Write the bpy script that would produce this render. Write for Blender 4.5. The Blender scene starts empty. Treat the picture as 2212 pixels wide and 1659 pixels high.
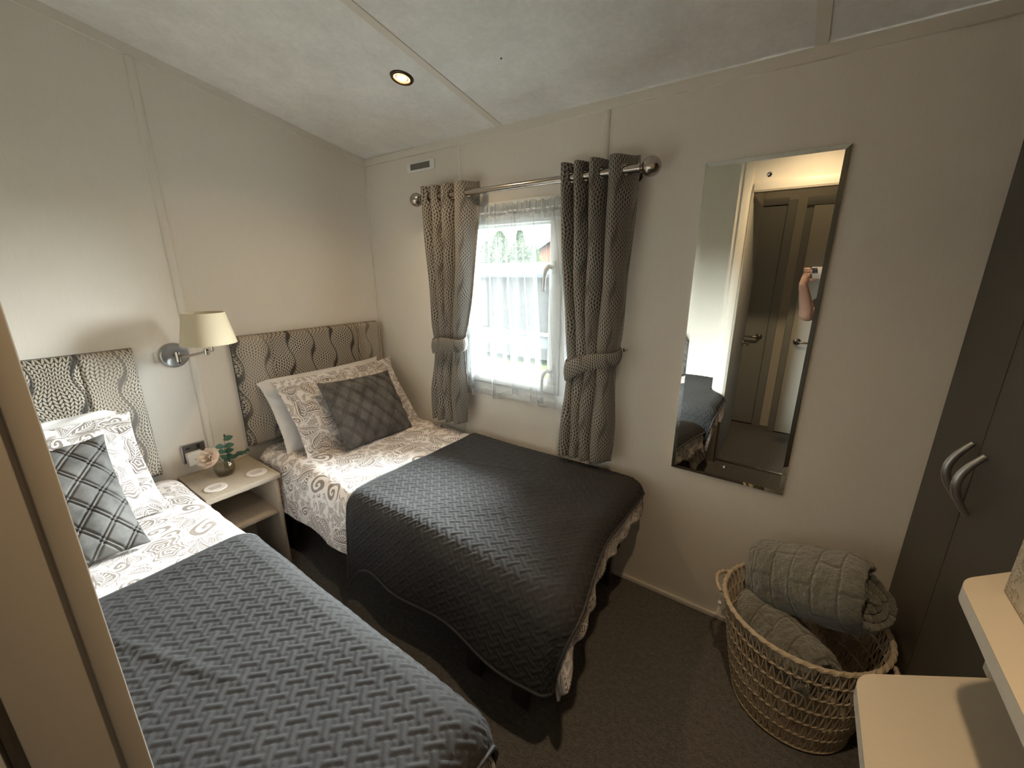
import bpy, bmesh, math, random
import numpy as np
from mathutils import Vector, Matrix
R = math.radians; PI = math.pi
rng = np.random.default_rng(7); random.seed(7)
scn = bpy.context.scene
COL = scn.collection

# ------------------------------------------------------------------ camera, light, exposure
cd = bpy.data.cameras.new('camera'); cam = bpy.data.objects.new('camera', cd); COL.objects.link(cam)
CP = Vector((2.2091, -1.6308, 1.4039)); YAW, PITCH = .6194, .2704
cam.location = CP
cam.rotation_euler = (PI/2 - PITCH, 0, YAW)
cd.sensor_fit = 'HORIZONTAL'; cd.sensor_width = 36.0; cd.lens = 36.0*879.14/2212; cd.clip_start = .01; cd.clip_end = 200
scn.camera = cam
W = bpy.data.worlds.new('world'); scn.world = W; W.use_nodes = True
bgn = W.node_tree.nodes['Background']; bgn.inputs[0].default_value = (.92, .98, 1.0, 1); bgn.inputs[1].default_value = 66
nt_ = W.node_tree; tc_ = nt_.nodes.new('ShaderNodeTexCoord'); sx_ = nt_.nodes.new('ShaderNodeSeparateXYZ'); mr_ = nt_.nodes.new('ShaderNodeMapRange')   # overcast sky: brightest overhead, dimmer at the horizon
nt_.links.new(tc_.outputs['Generated'], sx_.inputs[0]); nt_.links.new(sx_.outputs[2], mr_.inputs[0]); nt_.links.new(mr_.outputs[0], bgn.inputs[1])
mr_.inputs[1].default_value = 0; mr_.inputs[2].default_value = 1; mr_.inputs[3].default_value = 35; mr_.inputs[4].default_value = 180
vs = scn.view_settings; vs.view_transform = 'Standard'; vs.look = 'None'; vs.gamma = 1; vs.use_curve_mapping = False
vs.exposure = 0.86
SPOT = 23.5
H = 2.02; SL = .193                       # wall height at the window, ceiling slope
def ceil_z(y): return H - SL*y
pl = bpy.data.lights.new('window_portal', 'AREA'); pl.shape = 'RECTANGLE'; pl.size = .87; pl.size_y = .91
pl.cycles.is_portal = True
po = bpy.data.objects.new('window_portal', pl); COL.objects.link(po); po.location = (1.14, .09, 1.245); po.rotation_euler = (-PI/2, 0, 0)
po['kind'] = 'helper'

sl = bpy.data.lights.new('sun', 'SUN'); sl.energy = 9.0; sl.angle = R(75); sl.color = (.93, .98, 1.0)      # bright overcast glow from beyond the window
so = bpy.data.objects.new('sun', sl); COL.objects.link(so); so.location = (3, 8, 4)
so.rotation_euler = Vector((-1.05, -1, -.17)).to_track_quat('-Z', 'Y').to_euler()

# ------------------------------------------------------------------ material helpers
class G:
    def __init__(s, name, col=(.8,.8,.8), rough=.5, metal=0, **kw):
        s.m = bpy.data.materials.new(name); s.m.use_nodes = True; s.t = s.m.node_tree
        s.b = s.t.nodes['Principled BSDF']; s.o = s.t.nodes['Material Output']
        s.set('Base Color', col); s.set('Roughness', rough); s.set('Metallic', metal)
        for k, v in kw.items(): s.set(k.replace('_', ' '), v)
    def set(s, k, v, node=None):
        i = (node or s.b).inputs[k]
        if isinstance(v, bpy.types.NodeSocket): s.t.links.new(v, i)
        elif isinstance(v, (tuple, list)) and len(v) == 3 and i.type == 'RGBA': i.default_value = (*v, 1)
        else: i.default_value = v
    def n(s, ty, ins=None, **props):
        nd = s.t.nodes.new('ShaderNode' + ty)
        for k, v in props.items(): setattr(nd, k, v)
        for k, v in (ins or {}).items(): s.set(k, v, nd)
        return nd
    def M(s, op, a, b=0.0, c=0.0, clamp=False):
        nd = s.n('Math', {0: a, 1: b, 2: c}, operation=op); nd.use_clamp = clamp
        return nd.outputs[0]
    def noise(s, vec, scale, detail=3, rough=.5, out='Fac'):
        return s.n('TexNoise', {'Vector': vec, 'Scale': scale, 'Detail': detail, 'Roughness': rough}).outputs[out]
    def mix(s, f, a, b):
        nd = s.n('Mix', data_type='RGBA'); s.set(0, f, nd); s.set(6, a, nd); s.set(7, b, nd); return nd.outputs[2]
    def ramp(s, f, lo, hi, a=0.0, b=1.0):
        return s.n('MapRange', {0: f, 1: lo, 2: hi, 3: a, 4: b}).outputs[0]
    def co(s, k='Object'): return s.n('TexCoord').outputs[k]
    def bump(s, h, strength=.3, dist=.002, nrm=None):
        nd = s.n('Bump', {'Height': h, 'Strength': strength, 'Distance': dist})
        if nrm is not None: s.set('Normal', nrm, nd)
        s.set('Normal', nd.outputs[0]); return nd.outputs[0]
    def sep(s, v):
        nd = s.n('SeparateXYZ', {0: v}); return nd.outputs[0], nd.outputs[1], nd.outputs[2]
    def comb(s, x, y, z=0.0): return s.n('CombineXYZ', {0: x, 1: y, 2: z}).outputs[0]

def wallpaper():
    g = G('wallpaper', (.60,.548,.475), .62); c = g.co('Object')
    st = g.n('Mapping', {'Vector': c, 'Scale': (420, 420, 14)}).outputs[0]
    n1 = g.noise(st, 1.0, 4, .6); n2 = g.noise(c, 900, 2)
    g.set('Base Color', g.mix(g.ramp(n1, .3, .7), (.765,.71,.635), (.805,.75,.675)))
    g.bump(g.M('ADD', n1, g.M('MULTIPLY', n2, .3)), .25, .0012); return g.m
def ceilmat():
    g = G('ceiling_board', (.7,.69,.65), .8); c = g.co()
    n1 = g.noise(c, 3.0, 8, .72); n2 = g.noise(c, 60, 5, .7)
    f = g.ramp(g.M('ADD', n1, g.M('MULTIPLY', g.M('SUBTRACT', n2, .5), .35)), .38, .66)
    g.set('Base Color', g.mix(f, (.77,.765,.73), (.92,.915,.88))); g.bump(n2, .15, .001); return g.m
def carpet():
    g = G('brown_carpet', (.05,.04,.03), .97); c = g.co()
    n1 = g.noise(c, 240, 4, .8); n2 = g.noise(c, 60, 3, .7); n3 = g.noise(c, 3.5, 3)
    f = g.ramp(g.M('ADD', g.M('MULTIPLY', n1, .6), g.M('MULTIPLY', n2, .4)), .38, .64)
    col = g.mix(f, (.012,.010,.008), (.21,.17,.13))
    g.set('Base Color', g.mix(g.ramp(n3, .3, .7), col, g.mix(.25, col, (.03,.025,.02))))
    g.bump(g.M('ADD', n1, n2), 1.0, .008); g.set('Sheen Weight', .3); return g.m
def board(name, a, b, sc=(3, 60, 60), rough=.45):
    g = G(name, a, rough); v = g.n('Mapping', {'Vector': g.co(), 'Scale': sc}).outputs[0]
    n1 = g.noise(v, 2.0, 5, .6); g.set('Base Color', g.mix(g.ramp(n1, .3, .7), a, b)); g.bump(n1, .08, .0006); return g.m
def paisley(name, white, taupe, seed=0.0, scale=9.0):
    g = G(name, white, .85); uv = g.n('UVMap').outputs[0]
    p = g.n('VectorMath', {0: uv, 1: (seed, seed*.7, 0)}, operation='ADD').outputs[0]
    p = g.n('VectorMath', {0: p, 'Scale': scale}, operation='SCALE').outputs[0]
    wn = g.n('TexNoise', {'Vector': p, 'Scale': 1.1, 'Detail': 1.0}).outputs['Color']
    wn = g.n('VectorMath', {0: wn, 1: (.5,.5,.5)}, operation='SUBTRACT').outputs[0]
    wn = g.n('VectorMath', {0: wn, 'Scale': .55}, operation='SCALE').outputs[0]
    p = g.n('VectorMath', {0: p, 1: wn}, operation='ADD').outputs[0]
    x, y, _ = g.sep(p); p = g.comb(x, y, 0.0)
    def motif(vec, jit, petal, rmax, pl_, ps_):
        vo = g.n('TexVoronoi', {'Vector': vec, 'Scale': 1.0, 'Randomness': jit}, voronoi_dimensions='2D', feature='F1')
        d = g.n('VectorMath', {0: vec, 1: vo.outputs['Position']}, operation='SUBTRACT').outputs[0]
        lx, ly, _ = g.sep(d); cr, cg, cb = g.sep(vo.outputs['Color']); r = vo.outputs['Distance']; an = g.M('MULTIPLY', cr, 6.283)
        ca, sa = g.M('COSINE', an), g.M('SINE', an)
        rx = g.M('ADD', g.M('MULTIPLY', lx, ca), g.M('MULTIPLY', ly, sa)); ry = g.M('SUBTRACT', g.M('MULTIPLY', ly, ca), g.M('MULTIPLY', lx, sa))
        # curved, veined leaf
        bx = g.M('ADD', rx, g.M('SUBTRACT', g.M('MULTIPLY', g.M('MULTIPLY', ry, ry), 1.1), .07)); ab = g.M('ABSOLUTE', bx)
        wv = g.M('MULTIPLY', g.M('SUBTRACT', 1.0, g.M('POWER', g.M('DIVIDE', g.M('ABSOLUTE', ry), rmax+.07), 1.7)), g.M('ADD', .22, g.M('MULTIPLY', ry, .16)))
        t = g.M('DIVIDE', ab, g.M('MAXIMUM', wv, .001)); inl = g.M('LESS_THAN', ab, wv)
        vein = g.M('MULTIPLY', g.M('GREATER_THAN', g.M('SINE', g.M('MULTIPLY', g.M('SUBTRACT', ry, g.M('MULTIPLY', ab, .9)), 62.0)), .25), g.M('MULTIPLY', g.M('LESS_THAN', t, .74), g.M('GREATER_THAN', t, .14)))
        A = g.M('SUBTRACT', g.M('MULTIPLY', inl, g.M('GREATER_THAN', t, .09)), vein, clamp=True)
        oA = g.M('LESS_THAN', g.M('ABSOLUTE', g.M('SUBTRACT', ab, g.M('ADD', wv, .055))), .013); iA = g.M('LESS_THAN', ab, g.M('ADD', wv, .085))
        th = g.M('ARCTAN2', ry, rx)
        # scroll
        arm = g.M('SINE', g.M('ADD', th, g.M('MULTIPLY', g.M('POWER', r, .7), 21.0)))
        C = g.M('MULTIPLY', g.M('GREATER_THAN', arm, g.ramp(r, 0., rmax, -.35, .35)), g.M('LESS_THAN', r, rmax*.92)); iC = g.M('LESS_THAN', r, rmax)
        # rosette
        rr = g.M('MULTIPLY', r, g.M('ADD', 1.0, g.M('MULTIPLY', g.M('SINE', g.M('MULTIPLY', th, petal)), .14)))
        B = g.M('MULTIPLY', g.M('GREATER_THAN', g.M('SINE', g.M('ADD', g.M('MULTIPLY', rr, 62.0), g.M('MULTIPLY', g.M('SINE', g.M('MULTIPLY', th, 2.0)), .9))), -.35), g.M('LESS_THAN', rr, rmax*.8))
        iB = g.M('LESS_THAN', rr, rmax*.92)
        s1 = g.M('LESS_THAN', cg, pl_); s2 = g.M('MULTIPLY', g.M('SUBTRACT', 1.0, s1), g.M('LESS_THAN', cg, ps_)); s3 = g.M('SUBTRACT', g.M('SUBTRACT', 1.0, s1), s2)
        def pick(p_, q_, r_): return g.M('ADD', g.M('ADD', g.M('MULTIPLY', p_, s1), g.M('MULTIPLY', q_, s2)), g.M('MULTIPLY', r_, s3))
        return pick(g.M('MAXIMUM', A, g.M('MULTIPLY', oA, g.M('LESS_THAN', g.M('ABSOLUTE', ry), rmax+.04))), C, B), pick(iA, iC, iB)
    A, ia = motif(p, .8, 5.0, .42, .70, .78)
    sc2 = lambda k: g.n('VectorMath', {0: p, 'Scale': k}, operation='SCALE').outputs[0]
    B, ib = motif(sc2(1.9), .9, 6.0, .42, .6, .85)
    C, ic = motif(sc2(3.7), .9, 4.0, .42, .75, .85)
    lay = g.M('MAXIMUM', B, g.M('MULTIPLY', C, g.M('SUBTRACT', 1.0, ib, clamp=True)))
    f = g.M('MAXIMUM', A, g.M('MULTIPLY', lay, g.M('SUBTRACT', 1.0, ia, clamp=True)))
    var = g.noise(p, .5, 1.0)
    g.set('Base Color', g.mix(f, white, g.mix(g.ramp(var, .35, .65), taupe, tuple(c*1.12 for c in taupe))))
    g.bump(g.noise(uv, 9, 4, .6), .35, .012); return g.m
def cable(name, light, dark, per=.12, P_=.18, st=.0182, hh=.0148, A_=.013, trans=0.0, head=True, lf=(.43,.23)):
    g = G(name, light, .9); uv = g.n('UVMap').outputs[0]; u, v, _ = g.sep(uv)
    vv = g.M('MULTIPLY', v, 2*PI/P_); w1 = g.M('MULTIPLY', g.M('MULTIPLY', g.M('SINE', vv), g.M('COSINE', g.M('MULTIPLY', u, PI/per))), A_)
    w2 = g.M('MULTIPLY', g.M('SINE', g.M('ADD', g.M('MULTIPLY', v, 2*PI/(P_*1.7)), g.M('MULTIPLY', u, 5.0))), A_*.35)
    uu = g.M('ADD', u, g.M('ADD', w1, w2))
    lu = g.M('ABSOLUTE', g.M('SUBTRACT', g.M('FRACT', g.M('DIVIDE', uu, st)), .5))
    s = g.M('SUBTRACT', g.M('FRACT', g.M('SUBTRACT', g.M('DIVIDE', v, hh), g.M('MULTIPLY', lu, 1.9))), .5)
    d = g.M('ADD', g.M('POWER', g.M('DIVIDE', g.M('ABSOLUTE', s), lf[0]), 2.0), g.M('POWER', g.M('DIVIDE', g.M('ABSOLUTE', g.M('SUBTRACT', lu, .25)), lf[1]), 2.0))
    leaf = g.ramp(d, .75, 1.1, 1.0, 0.0)
    # dark openings where two cables part, staggered from column to column
    k_ = g.M('DIVIDE', uu, per); col_ = g.M('ROUND', k_); du = g.M('MULTIPLY', g.M('ABSOLUTE', g.M('SUBTRACT', k_, col_)), per)
    q = g.M('FRACT', g.M('ADD', g.M('ADD', g.M('DIVIDE', v, P_), g.M('MULTIPLY', col_, .5)), .0)); dv = g.M('MULTIPLY', g.M('ABSOLUTE', g.M('SUBTRACT', q, .5)), P_)
    dia = g.M('ADD', g.M('DIVIDE', du, .016), g.M('DIVIDE', dv, .062)); hole = g.M('MULTIPLY', g.ramp(dia, .55, 1.15, .08 if head else .55, 1.0), g.ramp(du, .0008, .0045, .12 if head else .75, 1.0))
    f = g.M('MULTIPLY', leaf, hole); lt, dk = light, dark
    if head:                                              # broad lighter bands near both ends of the print
        sf = g.ramp(g.M('ABSOLUTE', g.M('SUBTRACT', g.M('ABSOLUTE', g.M('SUBTRACT', g.sep(g.co())[1], 0.0)), .335)), .03, .09, 1.0, 0.0)
        lt = g.mix(sf, light, tuple(min(1, c*1.12) for c in light)); dk = g.mix(sf, dark, tuple(c*4.5 for c in dark))
    col = g.mix(f, dk, lt)
    g.set('Base Color', col); g.bump(f, .5, .003)
    if trans:
        tr = g.n('BsdfTranslucent', {'Color': col}); mx = g.n('MixShader', {0: trans})
        g.t.links.new(g.b.outputs[0], mx.inputs[1]); g.t.links.new(tr.outputs[0], mx.inputs[2]); g.t.links.new(mx.outputs[0], g.o.inputs[0])
    return g.m
def sheer():
    g = G('sheer_net', (.93,.96,.98), .9)
    lw = g.n('LayerWeight', {'Blend': .35}).outputs['Facing']
    uv = g.n('UVMap').outputs[0]; u, v, _ = g.sep(uv)
    hem = g.M('GREATER_THAN', g.M('ABSOLUTE', g.M('SUBTRACT', v, .5)), .465)
    fac = g.M('ADD', g.ramp(g.M('POWER', lw, 2.2), .0, 1., .12, .9), g.M('MULTIPLY', hem, .22), clamp=True)
    th = g.M('MULTIPLY', g.noise(g.n('Mapping', {'Vector': uv, 'Scale': (900, 6, 1)}).outputs[0], 1.0, 2), .12)
    fac = g.M('ADD', fac, g.M('SUBTRACT', th, .06), clamp=True)
    d = g.n('BsdfDiffuse', {'Color': (.84,.85,.88)}); t = g.n('BsdfTranslucent', {'Color': (.27,.28,.285)})
    a = g.n('MixShader', {0: .5, 1: d.outputs[0], 2: t.outputs[0]})
    tp = g.n('BsdfTransparent'); mx = g.n('MixShader', {0: fac, 1: tp.outputs[0], 2: a.outputs[0]})
    g.t.links.new(mx.outputs[0], g.o.inputs[0]); return g.m
def pane():
    g = G('window_glass'); gl = g.n('BsdfGlossy', {'Roughness': .0}); tp = g.n('BsdfTransparent', {'Color': (.97,.99,.98,1)})
    fr = g.n('Fresnel', {'IOR': 1.45}); mx = g.n('MixShader', {0: fr.outputs[0], 1: tp.outputs[0], 2: gl.outputs[0]})
    g.t.links.new(mx.outputs[0], g.o.inputs[0]); return g.m
def vaseglass():
    g = G('clear_glass'); gl = g.n('BsdfGlossy', {'Roughness': .02}); tp = g.n('BsdfTransparent', {'Color': (.95,.96,.93,1)})
    nb = g.n('Bump', {'Height': g.noise(g.co(), 70, 2), 'Strength': .6, 'Distance': .004}).outputs[0]; g.set('Normal', nb, gl)
    fc = g.n('LayerWeight', {'Blend': .5, 'Normal': nb}).outputs['Facing']; fr = g.M('ADD', .04, g.M('MULTIPLY', g.M('POWER', fc, 3.0), .45)); mx = g.n('MixShader', {0: fr, 1: tp.outputs[0], 2: gl.outputs[0]})
    g.t.links.new(mx.outputs[0], g.o.inputs[0]); return g.m
def fleece():
    g = G('fleece', (.13,.125,.10), .97); c = g.co()
    n1 = g.noise(c, 120, 4, .75); n2 = g.noise(c, 30, 3)
    uv = g.n('UVMap').outputs[0]
    br = g.n('TexBrick', {'Vector': uv, 'Scale': 1.0, 'Mortar Size': .006, 'Mortar Smooth': 1.0, 'Brick Width': .085, 'Row Height': .062}, offset=.5)
    g.set('Base Color', g.mix(g.M('MULTIPLY', br.outputs['Fac'], .4), g.mix(g.ramp(n1, .3, .7), (.13,.126,.10), (.25,.24,.195)), (.05,.048,.038)))
    h = g.M('SUBTRACT', g.M('ADD', n1, n2), g.M('MULTIPLY', br.outputs['Fac'], .7)); g.bump(h, 1.0, .007); g.set('Sheen Weight', .6); return g.m
def simple(name, col, rough=.5, metal=0, bump=None, **kw):
    g = G(name, col, rough, metal, **kw)
    if bump: g.bump(g.noise(g.co(), bump[0], 4), bump[1], bump[2])
    return g.m
def velvet():
    g = G('grey_velvet', (.13,.125,.12), .8); g.set('Specular IOR Level', .2); c = g.co(); n1 = g.noise(c, 14, 4, .6)
    g.set('Base Color', g.mix(g.ramp(n1, .35, .65), (.075,.072,.070), (.15,.145,.14)))
    g.set('Sheen Weight', .35); g.set('Sheen Roughness', .3); g.set('Sheen Tint', (.75,.78,.8)); g.bump(g.noise(c, 500, 2), .2, .001); return g.m
def quilt():
    g = G('quilted_grey_cotton', (.17,.168,.175), .9); g.set('Specular IOR Level', .25); c = g.co()
    n1 = g.noise(c, 5, 4, .6); g.set('Base Color', g.mix(g.ramp(n1, .3, .7), (0.0323, 0.0314, 0.0323), (0.0416, 0.0404, 0.0412)))
    g.set('Sheen Weight', .06); g.set('Sheen Roughness', .4); g.bump(g.noise(c, 260, 3, .7), .35, .0015); return g.m
def leafy(name, a, b, sc=3):
    g = G(name, a, .85); n = g.noise(g.co(), sc, 5, .7); g.set('Base Color', g.mix(g.ramp(n, .35, .65), a, b)); g.bump(n, .5, .1); return g.m

M_ = dict(
 wall=wallpaper(), ceil=ceilmat(), carpet=carpet(), lining=simple('door_lining', (.37,.34,.29), .42),
 trim=simple('cream_trim', (.76,.71,.635), .42), white=simple('white_upvc', (.84,.86,.84), .3), glass=pane(), net=sheer(),
 duvet=paisley('paisley_cotton', (.84,.79,.77), (.27,.23,.205), 0.0, 7.6), pcase=paisley('paisley_pillowcase', (.73,.70,.69), (.24,.205,.185), 3.3, 9.5),
 plain=simple('plain_white_cotton', (.72,.71,.71), .85, bump=(18, .3, .01)),
 cable=cable('cable_knit_print', (.50,.445,.365), (.042,.038,.034)),
 curt=cable('cable_knit_curtain', (.41,.385,.345), (.065,.057,.050), .10, .19, .0165, .0165, .011, trans=.13, head=False, lf=(.45,.22)),
 velvet=velvet(), quilt=quilt(), bind=simple('grey_binding', (.05,.048,.05), .75),
 under=simple('quilt_lining', (.09,.09,.095), .8),
 oak=board('pale_oak_board', (.44,.375,.295), (.50,.43,.345)), desk=board('desk_board', (.615,.545,.44), (.63,.56,.455), (3, 120, 120)), edge=board('pale_edge_band', (.58,.55,.50), (.62,.59,.54)),
 ward=board('wardrobe_board', (.048,.041,.030), (.057,.049,.036), (60, 60, 3)), door=board('hall_door_board', (.40,.405,.39), (.43,.435,.42), (60, 60, 4)),
 chrome=simple('chrome', (.75,.74,.72), .12, 1), steel=simple('brushed_steel', (.46,.42,.38), .2, 1, bump=(300, .05, .0005)), satin=simple('satin_grey_metal', (.45,.45,.45), .32, .9),
 mirror=simple('mirror_silver', (.86,.88,.84), .0, 1), black=simple('black_plastic', (.02,.02,.022), .4),
 shade=simple('linen_shade', (.57,.49,.345), .85, bump=(400, .3, .001)),
 mattress=simple('navy_divan_cloth', (.035,.035,.042), .9), wicker=simple('wicker', (.56,.46,.33), .7, bump=(150, .5, .002)),
 fleece=fleece(), plastic=simple('white_plastic', (.80,.78,.73), .4), coaster=simple('coaster_white', (.80,.72,.68), .4), ink=simple('coaster_ink', (.10,.10,.10), .6), green=simple('coaster_sprig', (.16,.22,.10), .6),
 petal=simple('petal', (.86,.72,.60), .7), leaf=simple('dark_leaf', (.03,.085,.055), .6), stem=simple('stem', (.12,.14,.08), .6), bud=simple('dark_bud', (.04,.03,.03), .6),
 vase=vaseglass(), water=vaseglass(),
 skin=simple('skin', (.60,.36,.27), .55, Subsurface_Weight=.15, bump=(90, .15, .001)), cloth=simple('dark_jersey', (.03,.03,.035), .9), denim=simple('denim', (.05,.06,.09), .9), hair=simple('brown_hair', (.06,.04,.025), .6),
 case=simple('cream_phone_case', (.75,.70,.62), .4), lens=simple('lens_black', (.01,.01,.015), .08), bumpm=simple('camera_bump', (.30,.33,.40), .25, .5),
 bronze=simple('dark_bronze', (.10,.07,.05), .3, .9), boxm=None)
gb = G('sprig_print_card', (.50,.42,.30), .8); c_ = gb.co(); nn = gb.noise(c_, 14, 6, .75)
f_ = gb.M('LESS_THAN', gb.M('ABSOLUTE', gb.M('SUBTRACT', nn, .5)), .012)
gb.set('Base Color', gb.mix(f_, gb.mix(gb.ramp(gb.noise(c_, 60, 4), .3, .7), (.46,.38,.27), (.56,.48,.36)), (.27,.22,.15))); M_['boxm'] = gb.m
ge = G('lamp_glow', (1,.7,.3), .3); ge.set('Emission Color', (1.0,.56,.16)); ge.set('Emission Strength', 5.0); M_['glow'] = ge.m
ge = G('lamp_core', (1,.8,.4), .3); ge.set('Emission Color', (1.0,.78,.36)); ge.set('Emission Strength', 30.0); M_['core'] = ge.m

# ------------------------------------------------------------------ object helpers
def link(name, me, mat, parent=None, smooth=True, angle=None):
    o = bpy.data.objects.new(name, me); COL.objects.link(o)
    if mat is not None and not len(me.materials): me.materials.append(mat)
    if smooth and len(me.polygons):
        me.polygons.foreach_set('use_smooth', [True]*len(me.polygons))
        if angle is not None:
            bm = bmesh.new(); bm.from_mesh(me)
            for e in bm.edges:
                if len(e.link_faces) == 2 and e.calc_face_angle(0) > angle: e.smooth = False
            bm.to_mesh(me); bm.free()
    if parent: o.parent = parent; o.matrix_parent_inverse = Matrix.Translation(-Vector(parent.location)) if parent.type == 'EMPTY' and False else Matrix()
    return o
class MB:                                   # collects shapes, builds ONE mesh object
    def __init__(s, org=(0,0,0)): s.v = []; s.f = []; s.org = np.array(org, float)
    def add(s, vs, fs):
        b = len(s.v); s.v += [tuple(np.array(p, float) - s.org) for p in vs]; s.f += [tuple(b+i for i in f) for f in fs]; return s
    def box(s, lo, hi, bev=0.0):
        (x0,y0,z0), (x1,y1,z1) = lo, hi
        if bev <= 0:
            v = [(x,y,z) for x in (x0,x1) for y in (y0,y1) for z in (z0,z1)]
            return s.add(v, [(0,1,3,2),(4,6,7,5),(0,4,5,1),(2,3,7,6),(0,2,6,4),(1,5,7,3)])
        bm = bmesh.new(); bmesh.ops.create_cube(bm, size=1)
        for q in bm.verts: q.co = Vector(((x0+x1)/2 + q.co.x*(x1-x0), (y0+y1)/2 + q.co.y*(y1-y0), (z0+z1)/2 + q.co.z*(z1-z0)))
        bmesh.ops.bevel(bm, geom=bm.edges[:], offset=bev, segments=2, affect='EDGES', profile=.5)
        bm.verts.ensure_lookup_table(); s.add([q.co[:] for q in bm.verts], [[q.index for q in f.verts] for f in bm.faces]); bm.free(); return s
    def tube(s, pts, r, n=8, cap=True, closed=False):
        P = np.array(pts, float); k = len(P); r = np.broadcast_to(np.array(r, float), (k,))
        T = np.gradient(P, axis=0) if not closed else np.roll(P, -1, 0) - np.roll(P, 1, 0)
        T /= np.linalg.norm(T, axis=1)[:, None] + 1e-12
        a = np.array([0,0,1.]) if abs(T[0][2]) < .9 else np.array([1.,0,0]); N = a - T[0]*(a@T[0]); N /= np.linalg.norm(N)
        vs = []
        for i in range(k):
            N = N - T[i]*(N@T[i]); N /= np.linalg.norm(N) + 1e-12; B = np.cross(T[i], N)
            for j in range(n):
                an = 2*PI*j/n; vs.append(P[i] + r[i]*(math.cos(an)*N + math.sin(an)*B))
        fs = [(i*n+j, i*n+(j+1) % n, ((i+1) % k)*n+(j+1) % n, ((i+1) % k)*n+j) for i in range(k if closed else k-1) for j in range(n)]
        if cap and not closed: fs += [tuple(range(n))[::-1], tuple((k-1)*n+j for j in range(n))]
        return s.add(vs, fs)
    def lathe(s, prof, cen, axis=(0,0,1), n=32, cap=False):       # prof: (radius, height along the axis)
        A = Vector(axis).normalized(); q = Vector((0,0,1)).rotation_difference(A); cen = Vector(cen); vs = []
        for (r, h) in prof:
            for j in range(n): vs.append(tuple(cen + q @ Vector((r*math.cos(2*PI*j/n), r*math.sin(2*PI*j/n), h))))
        k = len(prof); fs = [(i*n+j, i*n+(j+1) % n, (i+1)*n+(j+1) % n, (i+1)*n+j) for i in range(k-1) for j in range(n)]
        if cap: fs += [tuple(range(n))[::-1], tuple((k-1)*n+j for j in range(n))]
        return s.add(vs, fs)
    def ball(s, c, r, n=12, sc=(1,1,1)):
        pr = [(r*math.sin(PI*i/n), -r*math.cos(PI*i/n)) for i in range(n+1)]; b = MB(); b.lathe(pr, (0,0,0), n=2*n)
        return s.add([(c[0]+p[0]*sc[0], c[1]+p[1]*sc[1], c[2]+p[2]*sc[2]) for p in b.v], b.f)
    def prism(s, poly, z0, z1):
        n = len(poly); return s.add([(x,y,z0) for x,y in poly] + [(x,y,z1) for x,y in poly], [tuple(range(n))[::-1], tuple(range(n, 2*n))] + [(i, (i+1) % n, n+(i+1) % n, n+i) for i in range(n)])
    def build(s, name, mat, parent=None, smooth=True, angle=R(38)):
        me = bpy.data.meshes.new(name); me.from_pydata(s.v, [], s.f); me.update()
        bm = bmesh.new(); bm.from_mesh(me); bmesh.ops.recalc_face_normals(bm, faces=bm.faces[:]); bm.to_mesh(me); bm.free()
        return link(name, me, M_[mat] if isinstance(mat, str) else mat, parent, smooth, angle)
def grid(name, P, UV, mat, parent=None, org=(0,0,0), closed=False, thick=0, back=None):
    nu, nv = P.shape[:2]; V = (P - np.array(org)).reshape(-1, 3)
    i, j = np.meshgrid(np.arange(nu if closed else nu-1), np.arange(nv-1), indexing='ij'); i2 = (i+1) % nu
    F = np.stack([i*nv+j, i2*nv+j, i2*nv+j+1, i*nv+j+1], -1).reshape(-1, 4)
    me = bpy.data.meshes.new(name); me.from_pydata(V.tolist(), [], F.tolist())
    if UV is not None:
        uvl = me.uv_layers.new(name='UVMap'); uvl.data.foreach_set('uv', UV.reshape(-1, 2)[F.reshape(-1)].ravel().astype(np.float32))
    o = link(name, me, M_[mat], parent)
    if thick:
        m = o.modifiers.new('solid', 'SOLIDIFY'); m.thickness = thick; m.offset = -1
    return o
def normals(P):
    a = np.gradient(P, axis=0); b = np.gradient(P, axis=1); n = np.cross(a, b); return n/(np.linalg.norm(n, axis=-1, keepdims=True) + 1e-12)
def wob(x, y, seed, f, n=6):
    r = np.random.default_rng(seed); o = np.zeros_like(x)
    for k in range(n):
        a = r.uniform(0, 2*PI); q = f*r.uniform(.5, 1.6); o += np.sin(q*(x*math.cos(a)+y*math.sin(a)) + r.uniform(0, 6.28))/n
    return o
def tag(o, label=None, cat=None, group=None, kind=None):
    for k, v in (('label', label), ('category', cat), ('group', group), ('kind', kind)):
        if v: o[k] = v
    return o
def thing(name, loc, label, cat, group=None):
    o = bpy.data.objects.new(name, None); COL.objects.link(o); o.location = loc; o.empty_display_size = .05; return tag(o, label, cat, group)
def struct(mb, name, mat, parent=None, **k):
    o = mb.build(name, mat, parent, **k)
    if parent is None: o['kind'] = 'structure'
    return o
#--MARK--
# ------------------------------------------------------------------ room shell
XR = 3.12; YA = -2.05; YD = -1.625; YH = -2.70; XA = 1.73
WX0, WX1, WZ0, WZ1 = .70, 1.565, .79, 1.70
struct(MB().box((-.1, YH-.1, -.06), (XR+.1, .1, 0)), 'floor', 'carpet', smooth=False)
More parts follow.
